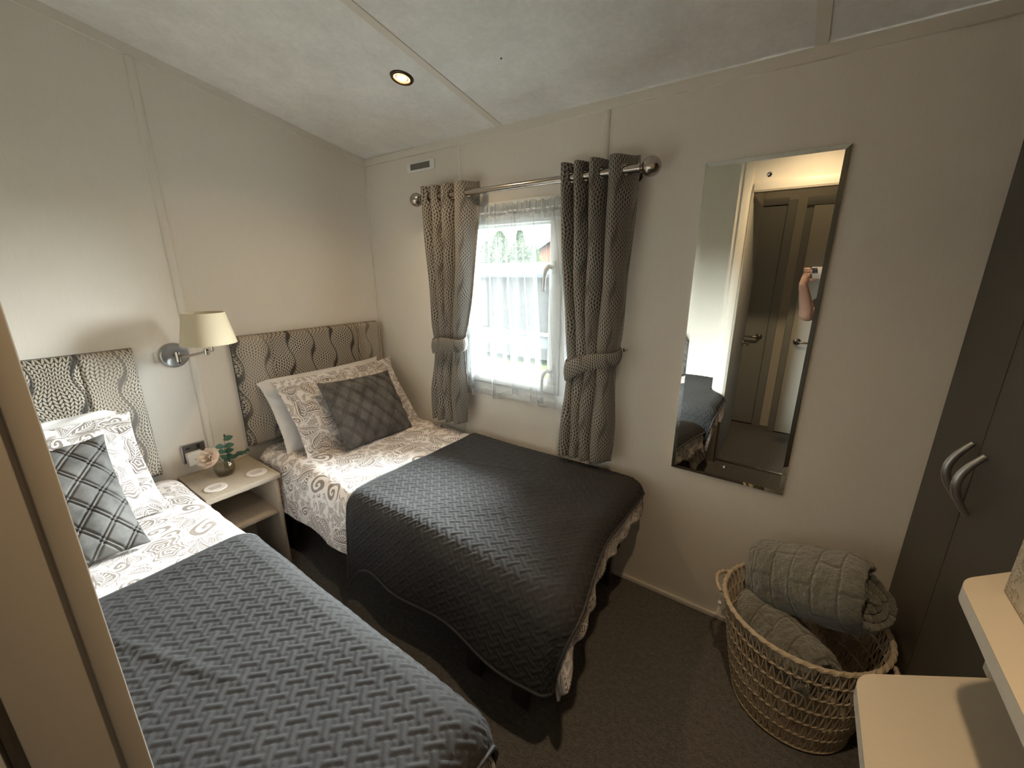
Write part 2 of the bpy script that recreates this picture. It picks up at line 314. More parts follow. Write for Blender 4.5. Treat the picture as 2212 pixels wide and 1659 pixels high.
# window wall with its opening
struct(MB().box((-.06, 0, -.06), (WX0, .10, H+.02)).box((WX1, 0, -.06), (XR+.06, .10, H+.02)).box((WX0, 0, -.06), (WX1, .10, WZ0)).box((WX0, 0, WZ1), (WX1, .10, H+.02)), 'wall_back', 'wall', smooth=False)
def slopewall(x0, x1, y0, y1):      # prism whose top follows the ceiling
    v = [(x0,y0,-.06),(x1,y0,-.06),(x1,y1,-.06),(x0,y1,-.06),(x0,y0,ceil_z(y0)+.01),(x1,y0,ceil_z(y0)+.01),(x1,y1,ceil_z(y1)+.01),(x0,y1,ceil_z(y1)+.01)]
    return v, [(0,3,2,1),(4,5,6,7),(0,1,5,4),(2,3,7,6),(1,2,6,5),(0,4,7,3)]
struct(MB().add(*slopewall(-.06, 0, YA-.05, 0)), 'wall_left', 'wall', smooth=False)
DX0, DX1, DZ = 1.82, 2.52, 1.89       # doorway
struct(MB().add(*slopewall(0, XA, YA-.05, YA)), 'wall_front', 'wall', smooth=False)
struct(MB().add(*slopewall(XA, XA+.05, YA-.05, YD)), 'wall_return', 'wall', smooth=False)
b = MB().add(*slopewall(XA+.05, DX0-.012, YD-.036, YD)).add(*slopewall(DX1+.012, XR, YD-.036, YD))
b.add([(x_,y_,DZ+.012 if k_ == 0 else ceil_z(y_)) for k_ in (0, 1) for x_, y_ in ((DX0-.012,YD-.036),(DX1+.012,YD-.036),(DX1+.012,YD),(DX0-.012,YD))], [(0,3,2,1),(4,5,6,7),(0,1,5,4),(2,3,7,6),(1,2,6,5),(0,4,7,3)])
struct(b, 'wall_doorway', 'wall', smooth=False)
struct(MB().add(*slopewall(XR, XR+.06, YH-.05, 0)), 'wall_right', 'wall', smooth=False)
struct(MB().add(*slopewall(XA-.02, XR, YH-.06, YH)).add(*slopewall(XA-.02, XA+.05, YH, YA-.05)), 'wall_hall', 'wall', smooth=False)
v = [(-.1,.12,ceil_z(.12)),(XR+.1,.12,ceil_z(.12)),(XR+.1,YH-.1,ceil_z(YH-.1)),(-.1,YH-.1,ceil_z(YH-.1))]
struct(MB().add(v + [(x,y,z+.05) for x,y,z in v], [(0,1,2,3),(7,6,5,4),(0,4,5,1),(1,5,6,2),(2,6,7,3),(3,7,4,0)]), 'ceiling', 'ceil', smooth=False)
def cstrip(name, x0, x1, y0, y1, h, mat='trim'):        # strip fixed under the sloping ceiling
    vv = [(x,y,ceil_z(y)-d) for d in (h, 0) for x,y in ((x0,y0),(x1,y0),(x1,y1),(x0,y1))]
    return struct(MB().add(vv, [(0,3,2,1),(4,5,6,7),(0,1,5,4),(2,3,7,6),(1,2,6,5),(0,4,7,3)]), name, mat, smooth=False)
struct(MB().box((0, -.014, H-.036), (XR, 0, H), .004), 'trim_1', 'trim')
cstrip('trim_2', 0, .014, YA, -.014, .036)
cstrip('trim_3', .985-.016, .985+.016, YD, -.012, .004, 'trim'); cstrip('trim_4', 2.13-.016, 2.13+.016, YD, -.012, .004, 'trim')
def halfround(x, y, r, z0, z1, d):   # vertical cover strip
    pts = [(r*math.cos(a), r*.65*math.sin(a)) for a in np.linspace(0, PI, 9)]
    pl_ = [(x+px, y-py) for px, py in pts] if d == 'y' else [(x+py, y+px) for px, py in pts]
    return MB().prism(pl_, z0, z1)
struct(halfround(1.486, 0, .016, .0, H-.036, 'y'), 'trim_5', 'trim'); struct(halfround(.732, 0, .009, .0, H-.036, 'y'), 'trim_6', 'trim')
struct(halfround(0, -1.004, .016, 0, ceil_z(-1.004)-.036, 'x'), 'trim_7', 'trim')
struct(MB().box((0, -.006, 0), (.006, 0, H-.036)), 'trim_8', 'trim', smooth=False)
struct(MB().box((0, -.012, 0), (2.57, 0, .022), .003), 'baseboard_back', 'trim')
struct(MB().box((0, YA, 0), (.012, -.012, .022), .003), 'baseboard_left', 'trim')
# door casing: cover strips, architrave, lining
struct(MB().box((1.757, YD, 0), (DX0-.0125, YD+.016, ceil_z(YD)-.002), .004), 'trim_9', 'trim')
struct(MB().box((DX0-.002, YD, DZ), (DX1+.06, YD+.016, DZ+.06), .004).box((DX1, YD, 0), (DX1+.06, YD+.016, DZ), .004), 'trim_10', 'trim')
struct(MB().box((DX0-.012, YD-.036, 0), (DX0, YD+.006, DZ), .001).box((DX0-.012, YD+.004, 0), (DX0+.0035, YD+.018, DZ), .0025).box((DX1, YD-.036, 0), (DX1+.012, YD+.018, DZ), .002).box((DX0-.0115, YD-.036, DZ), (DX1+.0115, YD+.018, DZ+.012)), 'trim_11', 'lining')
struct(MB().box((DX0, YD-.045, .0), (DX1, YD-.015, .008), .002), 'trim_12', 'steel')
# hall doors
def lever(x, y, z, d, parent, org, nrm=(0,1,0)):
    N = Vector(nrm); D = Vector(d); c = Vector((x,y,z)); m = MB(org)
    m.lathe([(0,.012),(.016,.012),(.026,.008),(.028,0)], c, nrm, 20)
    m.tube([c, c+N*.045, c+N*.052+D*.012, c+N*.052+D*.05, c+N*.048+D*.11], [.009,.009,.009,.009,.007], 10)
    return m.build('door_handle', 'steel', parent)
def doorleaf(name, lo, hi, mat='door'):
    o = bpy.data.objects.new(name, None); COL.objects.link(o); o.location = lo; o['kind'] = 'structure'
    MB(lo).box(lo, hi, .003).build('door_panel', mat, o); return o
d1 = doorleaf('door_1', (1.785, -2.315, .012), (1.822, YD-.045, DZ-.01)); lever(1.82, -2.25, .83, (0,1,0), d1, (1.785,-2.315,.012), (1,0,0))
d2 = doorleaf('door_2', (1.50, YH+.002, .01), (1.955, YH+.03, 1.93)); lever(1.90, YH+.03, .835, (-1,0,0), d2, (1.50,YH+.002,.01))
struct(MB().box((1.958, YH, 0), (2.02, YH+.04, 1.97), .004).box((1.50, YH, 1.935), (1.958, YH+.04, 1.99), .004), 'trim_13', 'door')
d3 = doorleaf('door_3', (2.14, -2.60, .012), (2.86, -2.565, 1.90), 'trim'); lever(2.19, -2.565, .832, (1,0,0), d3, (2.14,-2.60,.012))  # same white door as the others; lighter colour paints in the window light
struct(MB().box((2.09, YH, 0), (2.139, -2.575, 1.903), .004).box((2.09, YH, 1.903), (XR, -2.563, 1.97), .004), 'trim_14', 'door')

# ------------------------------------------------------------------ window
w = bpy.data.objects.new('window_1', None); COL.objects.link(w); w.location = (WX0, 0, WZ0); w['kind'] = 'structure'; w['label'] = 'white framed casement window behind the net curtain'
wo = (WX0, 0, WZ0)
m = MB(wo); y0, y1 = -.008, .085
m.box((WX0-.02, y0, WZ0-.02), (WX1+.02, y1, WZ0+.045), .005).box((WX0-.02, y0, WZ1-.04), (WX1+.02, y1, WZ1+.015), .005)
m.box((WX0-.0195, y0+.0003, WZ0+.04), (WX0+.05, y1-.0003, WZ1-.036), .005).box((WX1-.045, y0+.0003, WZ0+.04), (WX1+.0195, y1-.0003, WZ1-.036), .005).box((1.315, y0+.004, WZ0+.04), (1.385, y1, WZ1-.04), .005)
m.build('window_frame', 'white', w)
m = MB(wo); sx0, sx1, sz0, sz1 = .752, 1.314, .837, 1.662
for lo, hi in (((sx0,-.016,sz0),(sx1,.05,sz0+.05)), ((sx0,-.016,sz1-.05),(sx1,.05,sz1)), ((sx0,-.0157,sz0+.048),(sx0+.052,.0497,sz1-.048)), ((sx1-.056,-.0157,sz0+.048),(sx1,.0497,sz1-.048))): m.box(lo, hi, .005)
for lo, hi in (((sx0+.05,.001,sz0+.047),(sx1-.054,.029,sz0+.058)), ((sx0+.05,.001,sz1-.06),(sx1-.054,.029,sz1-.047))): m.box(lo, hi, .003)
m.build('sash', 'white', w)
MB(wo).box((sx0+.05, .022, sz0+.05), (sx1-.05, .026, sz1-.05)).box((1.385, .022, WZ0+.045), (WX1-.045, .026, WZ1-.04)).build('window_pane', 'glass', w, smooth=False)
for hz in (1.42, .955):
    m = MB(wo); x = 1.285
    m.box((x-.010, -.024, hz-.028), (x+.010, -.016, hz+.028), .003)
    m.tube([(x, -.022, hz), (x, -.038, hz), (x-.012, -.042, hz+.004), (x-.026, -.043, hz-.008), (x-.034, -.043, hz-.035), (x-.036, -.043, hz-.10)], [.008,.009,.010,.011,.008,.007], 10)
    m.build('window_handle', 'white', w)

# ------------------------------------------------------------------ outside
struct(MB().box((-40, .4, -.75), (40, 60, -.65)), 'ground', leafy('lawn', (0.0077, 0.012, 0.0035), (0.0105, 0.0155, 0.005), 6), smooth=False)
cv = thing('caravan', (-3.2, 6, -.65), 'neighbouring grey clad holiday caravan seen through the window', 'caravan')
o_ = (-3.2, 6, -.65); mcl = G('caravan_cladding', (.10,.10,.095), .7)
st_ = mcl.M('SINE', mcl.M('MULTIPLY', mcl.sep(mcl.co())[0], 55.0)); mcl.set('Base Color', mcl.mix(mcl.ramp(st_, -.6, .6), (0.0055, 0.0055, 0.0053), (0.0065, 0.0065, 0.0063)))
MB(o_).box((-9, 6, -.5), (1.5, 9, 1.30)).build('wall', mcl.m, cv, smooth=False)
MB(o_).add([(-9.2,5.8,1.33),(1.7,5.8,1.33),(1.7,7.5,1.62),(-9.2,7.5,1.62),(1.7,9.2,1.33),(-9.2,9.2,1.33)], [(0,1,2,3),(3,2,4,5),(0,5,4,1)]).build('roof', simple('caravan_roof', (0.0046, 0.0053, 0.0053), .7), cv, smooth=False)
MB(o_).box((-9.2, 5.77, 1.28), (1.7, 5.80, 1.345)).build('gutter', simple('gutter_grey', (0.0057, 0.0068, 0.0074), .6), cv, smooth=False)
MB(o_).box((-4.62, 5.95, .15), (-3.95, 6.0, 1.18)).build('window', simple('caravan_window', (0.0227, 0.0238, 0.0238), .3), cv, smooth=False)
hs = thing('brick_house', (-6.9, 15, -.65), 'brick gabled house beyond the trees with white bargeboards', 'house'); o_ = (-6.9, 15, -.65)
MB(o_).add([(-8.3,14.2,-.65),(-5.6,14.2,-.65),(-5.6,14.2,1.9),(-6.95,14.2,2.62),(-8.3,14.2,1.9),(-8.3,18,-.65),(-5.6,18,-.65),(-5.6,18,1.9),(-6.95,18,2.62),(-8.3,18,1.9)], [(0,1,2,3,4),(5,9,8,7,6),(0,5,6,1),(1,6,7,2),(0,4,9,5)]).build('wall', simple('brick', (0.0238, 0.0119, 0.0079), .8), hs, smooth=False)
m = MB(o_)
for sgn in (-1, 1): m.add([(-6.95,14.0,2.68),(-6.95+sgn*1.6,14.0,1.83),(-6.95+sgn*1.6,18.2,1.83),(-6.95,18.2,2.68),(-6.95,14.0,2.78),(-6.95+sgn*1.6,14.0,1.93),(-6.95+sgn*1.6,18.2,1.93),(-6.95,18.2,2.78)], [(0,1,2,3),(7,6,5,4),(0,4,5,1),(1,5,6,2),(2,6,7,3)])
m.build('roof', simple('slate', (0.0113, 0.0119, 0.0124), .7), hs, smooth=False)
m = MB(o_)
for sgn in (-1, 1): m.add([(-6.95,13.96,2.62),(-6.95+sgn*1.6,13.96,1.77),(-6.95+sgn*1.6,14.0,1.77),(-6.95,14.0,2.62),(-6.95,13.96,2.76),(-6.95+sgn*1.6,13.96,1.91),(-6.95+sgn*1.6,14.0,1.91),(-6.95,14.0,2.76)], [(0,1,2,3),(7,6,5,4),(0,4,5,1),(1,5,6,2),(2,6,7,3),(0,3,7,4)])
m.build('bargeboard', simple('bargeboard', (0.0567, 0.0567, 0.0567), .6), hs, smooth=False)
def tree(x, y, top, wd, label, seed):
    r = random.Random(seed); base = -.65; t = thing('garden_tree', (x, y, base), label, 'tree', 'trees behind the neighbouring caravan')
    MB((x,y,base)).tube([(x,y,base),(x,y,base+(top-base)*.5),(x,y,top-.1)], [.10,.07,.02], 8).build('trunk', simple('bark', (.05,.04,.03), .9), t)
    vs, fs = [], []
    for k in range(4200):
        h = r.random()**.8; z = base+.5+(top-base-.5)*h; rad = wd*(1-h**2.6)*(.55+.45*abs(math.sin(h*13+seed))) + .05
        a = r.uniform(0, 6.283); q = rad*r.random()**.45; cx, cy = x+q*math.cos(a), y+q*math.sin(a)
        s = r.uniform(.05,.13); u = Vector((r.uniform(-1,1), r.uniform(-1,1), r.uniform(-.6,.8))).normalized(); v2 = u.orthogonal().normalized()
        c = Vector((cx,cy,z)); n0 = len(vs); vs += [c-u*s, c+v2*s*.45, c+u*s, c-v2*s*.45]; fs.append((n0,n0+1,n0+2,n0+3))
    MB((x,y,base)).add(vs, fs).build('foliage', FOL, t, smooth=False)
FOL = leafy('conifer_green', (0.005, 0.0084, 0.0035), (0.0084, 0.0126, 0.0056), 2)
for x, y, tp, wd, lb, sd in ((-8.95,12.2,2.55,.95,'bushy garden tree at the left behind the caravan roof',1),(-8.1,12.0,2.9,1.0,'tall leafy garden tree left of the conifers',2),(-7.45,12.5,2.6,.85,'pointed conifer in the middle of the tree row',3),(-7.0,11.8,2.85,.62,'slim pointed conifer beside the brick house',4),(-6.45,11.9,2.3,.6,'low shrubby tree in front of the brick house',5),(-9.9,12.6,2.45,1.0,'broad tree at the far left of the tree row',6),(-7.75,13.2,2.25,1.0,'low rounded tree between the conifers',7)): tree(x, y, tp, wd, lb, sd)
rl = thing('deck_railing', (-.2, 1.5, -.65), 'grey balustrade with white capped handrail outside the window', 'railing'); o_ = (-.2, 1.5, -.65)
MB(o_).box((-1.6, 1.46, .845), (2.2, 1.54, .862)).build('rail_cap', simple('rail_cap', (0.0422, 0.044, 0.044), .6), rl, smooth=False)
MB(o_).box((-1.6, 1.48, .735), (2.2, 1.52, .845)).build('handrail', 'rail' if False else simple('rail_grey', (0.0103, 0.0113, 0.0119), .6), rl, smooth=False)
MB(o_).box((-1.6, 1.48, -.10), (2.2, 1.52, -.02)).build('bottom_rail', simple('rail_grey2', (0.0103, 0.0113, 0.0119), .6), rl, smooth=False)
mbal = simple('baluster_grey', (0.0103, 0.0113, 0.0119), .6)
for k in range(30):
    x = -1.5 + k*.125; MB(o_).box((x, 1.485, -.02), (x+.032, 1.515, .735)).build('baluster', mbal, rl, smooth=False)

for ob_ in list(COL.objects):                                # matt outdoor surfaces
    if ob_.type == 'MESH' and (ob_.name.startswith('ground') or (ob_.parent and ob_.parent.name.split('.')[0] in ('caravan', 'brick_house', 'garden_tree', 'deck_railing'))):
        for mt_ in ob_.data.materials: mt_.node_tree.nodes['Principled BSDF'].inputs['Specular IOR Level'].default_value = 0.0

# ------------------------------------------------------------------ curtains
def curtain(name, label, cx0, cx1, tx0, tx1, bx0, bx1, n, seed, ztop=1.802, ztie=1.035, zbot=.605, lean=0):
    t = thing(name, ((cx0+cx1)/2, -.09, zbot), label, 'curtain', 'cable knit curtains at the window'); org = ((cx0+cx1)/2, -.09, zbot)
    nu, nv = 320, 190; u = np.linspace(0, 1, nu)[:, None]*np.ones((1, nv)); v = (np.linspace(0, 1, nv)**1.7)[None, :]*np.ones((nu, 1))
    z = ztop + (zbot-ztop)*v; q = np.clip((ztop-z)/(ztop-ztie), 0, 1); q2 = np.clip((ztie-z)/(ztie-zbot), 0, 1)
    e = q**1.6; f = np.clip(q2/.65, 0, 1); f = f*f*(3-2*f)
    L = cx0+(tx0-cx0)*e; Rr = cx1+(tx1-cx1)*e; L = L+(bx0-tx0)*f; Rr = Rr+(bx1-tx1)*f
    g_ = 1-(1-u)**1.45; ph = 2*PI*n*(g_ + .008*np.sin(9*v+seed)*u*(1-u)*4) + PI*.5
    amp = .036 - .016*e + .008*f
    pinch = np.exp(-((z-ztie)/.05)**2)
    x = L + (Rr-L)*(u + (.35/(2*PI*n))*np.sin(2*ph)*0) ; y = -.088 + (amp*(1-.35*pinch))*np.sin(ph)*(1 - .25*np.sin(3.1*u*PI+seed)**2*v) - .012*f
    x = x + (Rr-L)*.25/n*np.cos(ph)*(.3+.7*e) + .005*np.sin(14*z+8*u+seed)*q
    y = y + .004*wob(u*6, z*3, seed, 4) ; y = np.minimum(y, -.028)
    z = z + np.where(v > .97, .006*np.sin(ph+1), 0) + .012*(u-.5)*lean*v
    P = np.stack([x, y, z], -1); UV = np.stack([u*.62, z], -1)
    holes = []
    for k in range(n*2):                                       # steel eyelet wherever the header crosses the pole
        uu = 1-(1-min((.25+.5*k)/n, .999))**(1/1.45)
        if uu > .985: continue
        i = int(uu*(nu-1)); j = int(np.argmin(np.abs(P[i, :, 2]-1.752))); holes.append(P[i, j]); c = P[i, j]; d = P[min(i+2, nu-1), j]-P[max(i-2, 0), j]; d /= np.linalg.norm(d); nn_ = Vector((d[1], -d[0], 0))
        m = MB(org); prof = [(.0205+.0035*math.cos(a), .0028*math.sin(a)) for a in np.linspace(0, 2*PI, 9)]
        m.lathe(prof, (c[0], c[1]-.001, 1.752), nn_, 24); m.build('eyelet', 'steel', t)
    fo_ = grid('curtain_fabric', P, UV, 'curt', t, org)
    bm = bmesh.new(); bm.from_mesh(fo_.data); hv = [Vector(tuple(q - np.array(org))) for q in holes]
    bmesh.ops.delete(bm, geom=[f for f in bm.faces if any((f.calc_center_median()-q).length < .0185 for q in hv)], context='FACES'); bm.to_mesh(fo_.data); bm.free()
    sm_ = fo_.modifiers.new('solid', 'SOLIDIFY'); sm_.thickness = .0025; sm_.offset = -1
    # tie-back: flat band round the gathered cloth
    N = 72; th = np.linspace(0, 2*PI, N, endpoint=False)[:, None]; s = np.linspace(0, 1, 9)[None, :]
    w2 = (tx1-tx0)/2+.012; cx = (tx0+tx1)/2; tilt = .035*lean
    X = cx + (w2+.006*np.sin(s*PI))*np.cos(th); Y = -.088 + (.050+.005*np.sin(s*PI))*np.sin(th)
    Y = np.minimum(Y, -.022)
    Z = ztie + .03 + tilt*np.cos(th) - .068*s*(1-.25*np.cos(th)*lean) + .008*np.sin(3*th)
    P2 = np.stack([X, Y, Z], -1); UV2 = np.stack([th*.09*np.ones_like(s), .1*s*np.ones_like(th)+.3], -1)
    grid('tieback', P2, UV2, 'curt', t, org, closed=True, thick=.004)
    hx = tx1+.01 if lean > 0 else tx0-.01
    MB(org).tube([(hx, 0, ztie+.05), (hx, -.035, ztie+.05), (hx, -.04, ztie+.062)], .004, 8).build('tieback_hook', 'steel', t)
    return t
curtain('curtain', 'cable knit patterned curtain tied back at the left of the window', .566, .905, .602, .80, .575, .812, 4, 1, lean=.3)
curtain('curtain', 'cable knit patterned curtain tied back at the right of the window', 1.345, 1.648, 1.412, 1.622, 1.393, 1.628, 4, 2, ztie=1.04, lean=1)
cp = thing('curtain_pole', (1.1, -.09, 1.752), 'brushed steel curtain pole with ball finials above the window', 'curtain pole'); o_ = (1.1, -.09, 1.752)
MB(o_).tube([(.56, -.09, 1.752), (1.66, -.09, 1.752)], .0135, 20).build('pole', 'steel', cp)
for x, sg in ((.56, -1), (1.655, 1)):
    m = MB(o_); m.lathe([(.0135,0),(.017,.001),(.017,.008),(.011,.012),(.011,.018)], (x, -.09, 1.752), (sg,0,0), 24); m.ball((x+sg*.045, -.09, 1.752), .033, 14); m.build('finial', 'steel', cp)
for x in (.60, 1.62): MB(o_).tube([(x, 0, 1.745), (x, -.09, 1.745)], .007, 10).lathe([(.022,0),(.022,.004)], (x, 0, 1.745), (0,-1,0), 20, True).build('bracket', 'steel', cp)
# net curtain
nt = thing('net_curtain', (1.15, -.05, 1.66), 'white sheer net curtain hanging across the window', 'net curtain'); o_ = (1.15, -.05, 1.66)
nu, nv = 420, 90; u = np.linspace(0, 1, nu)[:, None]*np.ones((1, nv)); v = np.linspace(0, 1, nv)[None, :]*np.ones((nu, 1))
zb = .792 - .018*np.sin(u*7.0+.4) - .012*np.sin(u*23) - .03*np.clip((u-.55)*3, 0, 1)
z = 1.655 + (zb-1.655)*v
def fold(u, ks): return sum(a*np.exp(-((u-c)/w_)**2) for c, w_, a in ks)
F1 = [(random.uniform(0,1), .008, random.choice((-1,1))*.018) for _ in range(26)]
fl = [(.06,.010,.032),(.13,.010,-.025),(.27,.008,.022),(.31,.007,-.02),(.44,.009,.024),(.60,.008,.018),(.755,.012,-.042),(.80,.008,.02),(.90,.009,.024),(.97,.01,-.03),(.02,.008,.02)]
x = .79+(1.35-.79)*u; xb = .765+(1.455-.765)*u; x = x + (xb-x)*v**.9
y = -.052 + fold(u, F1)*np.exp(-v*9)*.6 + fold(u + .008*np.sin(4*v), fl)*(.25+.75*v)*np.clip(v*3+.3, 0, 1) + .006*np.sin(u*40+2*v)*(1-v*.5)
x = x + fold(u+.004, fl)*.9*(.3+v*.7)
y = np.minimum(y, -.0215 - .0*u)
P = np.stack([x, y, z], -1); grid('net_fabric', P, np.stack([u*1.1, v], -1), 'net', nt, o_)
nv2 = 14; u2 = np.linspace(0, 1, 420)[:, None]*np.ones((1, nv2)); v2 = np.linspace(0, 1, nv2)[None, :]*np.ones((420, 1))
z2 = 1.694 - .05*v2 + .004*np.sin(u2*90); x2 = .79+.57*u2 + .004*np.sin(u2*150); y2 = -.055 + .008*np.sin(u2*115+v2) + .004*np.sin(u2*61)
grid('net_header', np.stack([x2, y2, z2], -1), np.stack([u2, v2*.01+.97], -1), 'net', nt, o_)
MB(o_).tube([(.775, -.05, 1.662), (1.40, -.05, 1.662)], .0035, 8).build('net_wire', 'white', nt)

# wall vent
vt = thing('wall_vent', (.466, 0, 1.93), 'small white louvred vent high on the window wall', 'vent'); o_ = (.466, 0, 1.93)
vp = [(cx_+.011*math.cos(a_), cz_+.011*math.sin(a_)) for cx_, cz_, a0_ in ((.558,1.944,0),(.374,1.944,PI/2),(.374,1.916,PI),(.558,1.916,1.5*PI)) for a_ in np.linspace(a0_, a0_+PI/2, 6)]
nv_ = len(vp); MB(o_).add([(x_,0,z_) for x_,z_ in vp]+[(x_,-.005,z_) for x_,z_ in vp]+[(.466+(x_-.466)*.97,-.007,1.93+(z_-1.93)*.92) for x_,z_ in vp], [(i_,(i_+1)%nv_,nv_+(i_+1)%nv_,nv_+i_) for i_ in range(nv_)]+[(nv_+i_,nv_+(i_+1)%nv_,2*nv_+(i_+1)%nv_,2*nv_+i_) for i_ in range(nv_)]+[tuple(2*nv_+i_ for i_ in range(nv_))]).build('vent_plate', 'white', vt)
m = MB(o_); m.box((.395, -.0075, 1.916), (.535, -.004, 1.945)); m.build('vent_recess', 'black', vt, smooth=False)
m = MB(o_)
for k in range(5): m.box((.393, -.010, 1.917+k*.0062), (.537, -.007, 1.9192+k*.0062))
for k in range(24): m.box((.396+k*.0059, -.009, 1.916), (.3975+k*.0059, -.0072, 1.945))
m.build('vent_slats', simple('vent_slat_grey', (.30,.29,.26), .5), vt, smooth=False)

# ------------------------------------------------------------------ wall mirror
mr = thing('wall_mirror', (2.05, 0, .63), 'tall narrow mirror without a frame on the window wall by the wardrobe', 'mirror'); o_ = (2.05, 0, .63)
X0, X1, Z0, Z1 = 1.858, 2.2447, .630, 1.755; bw = .014
ou = [(X0,Z0),(X1,Z0),(X1,Z1),(X0,Z1)]; inn = [(X0+bw,Z0+bw),(X1-bw,Z0+bw),(X1-bw,Z1-bw),(X0+bw,Z1-bw)]
m = MB(o_); vv = [(x,-.001,z) for x,z in ou] + [(x,-.010,z) for x,z in ou] + [(x,-.0135,z) for x,z in inn]
m.add(vv, [(0,1,2,3)] + [(i, (i+1) % 4, 4+(i+1) % 4, 4+i) for i in range(4)] + [(4+i, 4+(i+1) % 4, 8+(i+1) % 4, 8+i) for i in range(4)] + [(8,9,10,11)]); m.build('mirror_glass', 'mirror', mr, smooth=False)
for z in (1.697, .683): MB(o_).lathe([(0,.007),(.004,.006),(.007,.003),(.0075,0)], (2.05, -.0135, z), (0,-1,0), 20).build('mirror_screw', 'chrome', mr)

# ------------------------------------------------------------------ headboards
def headboard(y0, y1, label, off):
    org = (.02, (y0+y1)/2, .56); t = thing('headboard', org, label, 'headboard', 'cable knit headboards on the left wall')
    N, K = 200, 90; a = np.linspace(0, 1, N)[:, None]*np.ones((1, K)); b_ = np.linspace(0, 1, K)[None, :]*np.ones((N, 1))
    y = y0+(y1-y0)*a; z = .545+(1.103-.545)*b_
    ed = np.minimum(np.minimum(y-y0, y1-y), np.minimum(z-.545, 1.103-z)); rd = np.clip(ed/.03, 0, 1); x = .012+.045*np.sqrt(1-(1-rd)**2)
    for s_ in (y0+.165, y1-.165): x = x - .010*np.exp(-((y-s_)/.006)**2)*rd
    x = x + .004*np.sin((y-y0)*38+3)*rd
    P = np.stack([x, y, z], -1); grid('padded_front', P, np.stack([y+off, z], -1), 'cable', t, org)
    MB(org).box((.001, y0, .545), (.014, y1, 1.103)).build('back_board', 'black', t, smooth=False)
headboard(-.852, -.03, 'cable knit print padded headboard behind the bed beside the window', 0.0)
headboard(-2.03, -1.202, 'cable knit print padded headboard of the near bed left of the bedside table', .30)

# ------------------------------------------------------------------ beds
def drape(S, T, rect, top, r, off, flare=.0, ymax=None):
    x0, x1, y0, y1 = rect; cx = np.clip(S, x0+r, x1-r); cy = np.clip(T, y0+r, y1-r)
    dx, dy = S-cx, T-cy; L = np.hypot(dx, dy); ux, uy = dx/(L+1e-9), dy/(L+1e-9)
    a = np.minimum(L/r, PI/2); h = np.maximum(0, L-r*PI/2)
    q = (r+off)*np.sin(a) + flare*h
    X = cx+ux*q; Y = cy+uy*q; Z = top-r+(r+off)*np.cos(a)-h
    return X, Y, Z, h, ux, uy
def puff(S, T, seed): return .007*wob(S, T, seed, 9) + .004*wob(S, T, seed+5, 24)
def bed(y0, y1, xf, label):
    t = thing('single_bed', (.9, (y0+y1)/2, 0), label, 'bed', 'twin single beds'); o_ = (.9, (y0+y1)/2, 0)
    MB(o_).box((.06, y0, .25), (xf, y1, .50), .035).build('mattress', 'mattress', t)
    MB(o_).box((.05, y0+.02, .20), (xf-.01, y1-.02, .252), .004).build('bed_base', 'mattress', t)
    for lx, ly in ((.12, y0+.05), (.12, y1-.05), (1.40, y0+.05), (1.40, y1-.05), (xf-.10, y0+.05), (xf-.10, y1-.05)):
        MB(o_).box((lx, ly-.012, 0), (lx+.065, ly+.012, .202), .002).build('leg', 'ward', t)
    return t
def duvet(y0, y1, xf, near, far, foot, label, seed, bulge=None, thk=.545):
    o_ = ((xf+.1)/2, (y0+y1)/2, thk); rect = (-.2, xf, y0, y1); r = .075
    nu, nv = 260, 200
    S = np.linspace(.085, xf-r+r*PI/2+foot, nu)[:, None]*np.ones((1, nv))
    lo = y0+r-r*PI/2-near; hi = y1-r+r*PI/2+far; T = lo+(hi-lo)*np.linspace(0, 1, nv)[None, :]*np.ones((nu, 1))
    S = S + .012*np.sin(T*23+seed)*np.clip((S-xf+.05)/.1, 0, 1)
    X, Y, Z, h, ux, uy = drape(S, T, rect, thk, r, 0, .10)
    Z = Z + puff(S, T, seed)*np.clip(1-h/.05, .3, 1)
    am = ripple(S, T, ux, uy, h, seed) + .006*np.sin(T*52+seed)*np.abs(ux)*np.clip(h/.05, 0, 1); X = X+ux*am; Y = Y+uy*am
    if bulge is not None: X, Y, Z = bulge(X, Y, Z)
    Y = np.minimum(Y, -.012); 
    P = np.stack([X, Y, Z], -1); n = normals(P); d = .0025*wob(S, T, seed+11, 55, 8) + .0015*wob(S, T, seed+12, 120, 6)
    P = P + n*d[..., None]; P[..., 1] = np.minimum(P[..., 1], -.008)
    o = grid('duvet', P, np.stack([S, T], -1), 'duvet', None, o_, thick=.008); o.location = o_
    return tag(o, label, 'duvet', 'paisley duvets')
def weave(S, T, w=.0146):
    """quilted lattice: strips passing over and under each other on the bias, a small square left in each gap"""
    c = math.cos(R(45)); p = (S*c+T*c)/w; q = (T*c-S*c)/w; i, j = np.floor(p), np.floor(q); fp, fq = p-i, q-j
    ie, je = i % 2 == 0, j % 2 == 0; ha = (np.floor(i/2)+np.floor(j/2)) % 2 == 0
    e = lambda a, n: np.minimum(a, n-a)
    hl = np.where(ie, fp+1, np.where(((np.floor((i-1)/2)+np.floor(j/2)) % 2 == 0), fp+2, fp)); vl = np.where(je, fq+1, np.where(((np.floor(i/2)+np.floor((j-1)/2)) % 2 == 1), fq+2, fq))
    hh = np.minimum(e(fq, 1), e(hl, 3)); vv = np.minimum(e(fp, 1), e(vl, 3)); sq = np.minimum(e(fp, 1), e(fq, 1))
    hor = je & (~ie | ha); ver = ie & (~je | ~ha); hor = hor & ~(ie & ~ha); 
    d = np.where(ie & je, np.where(ha, hh, vv), np.where(je, hh, np.where(ie, vv, sq)))
    return np.clip(d*2.2, 0, 1)**.6*np.where(~ie & ~je, .6, 1.0)
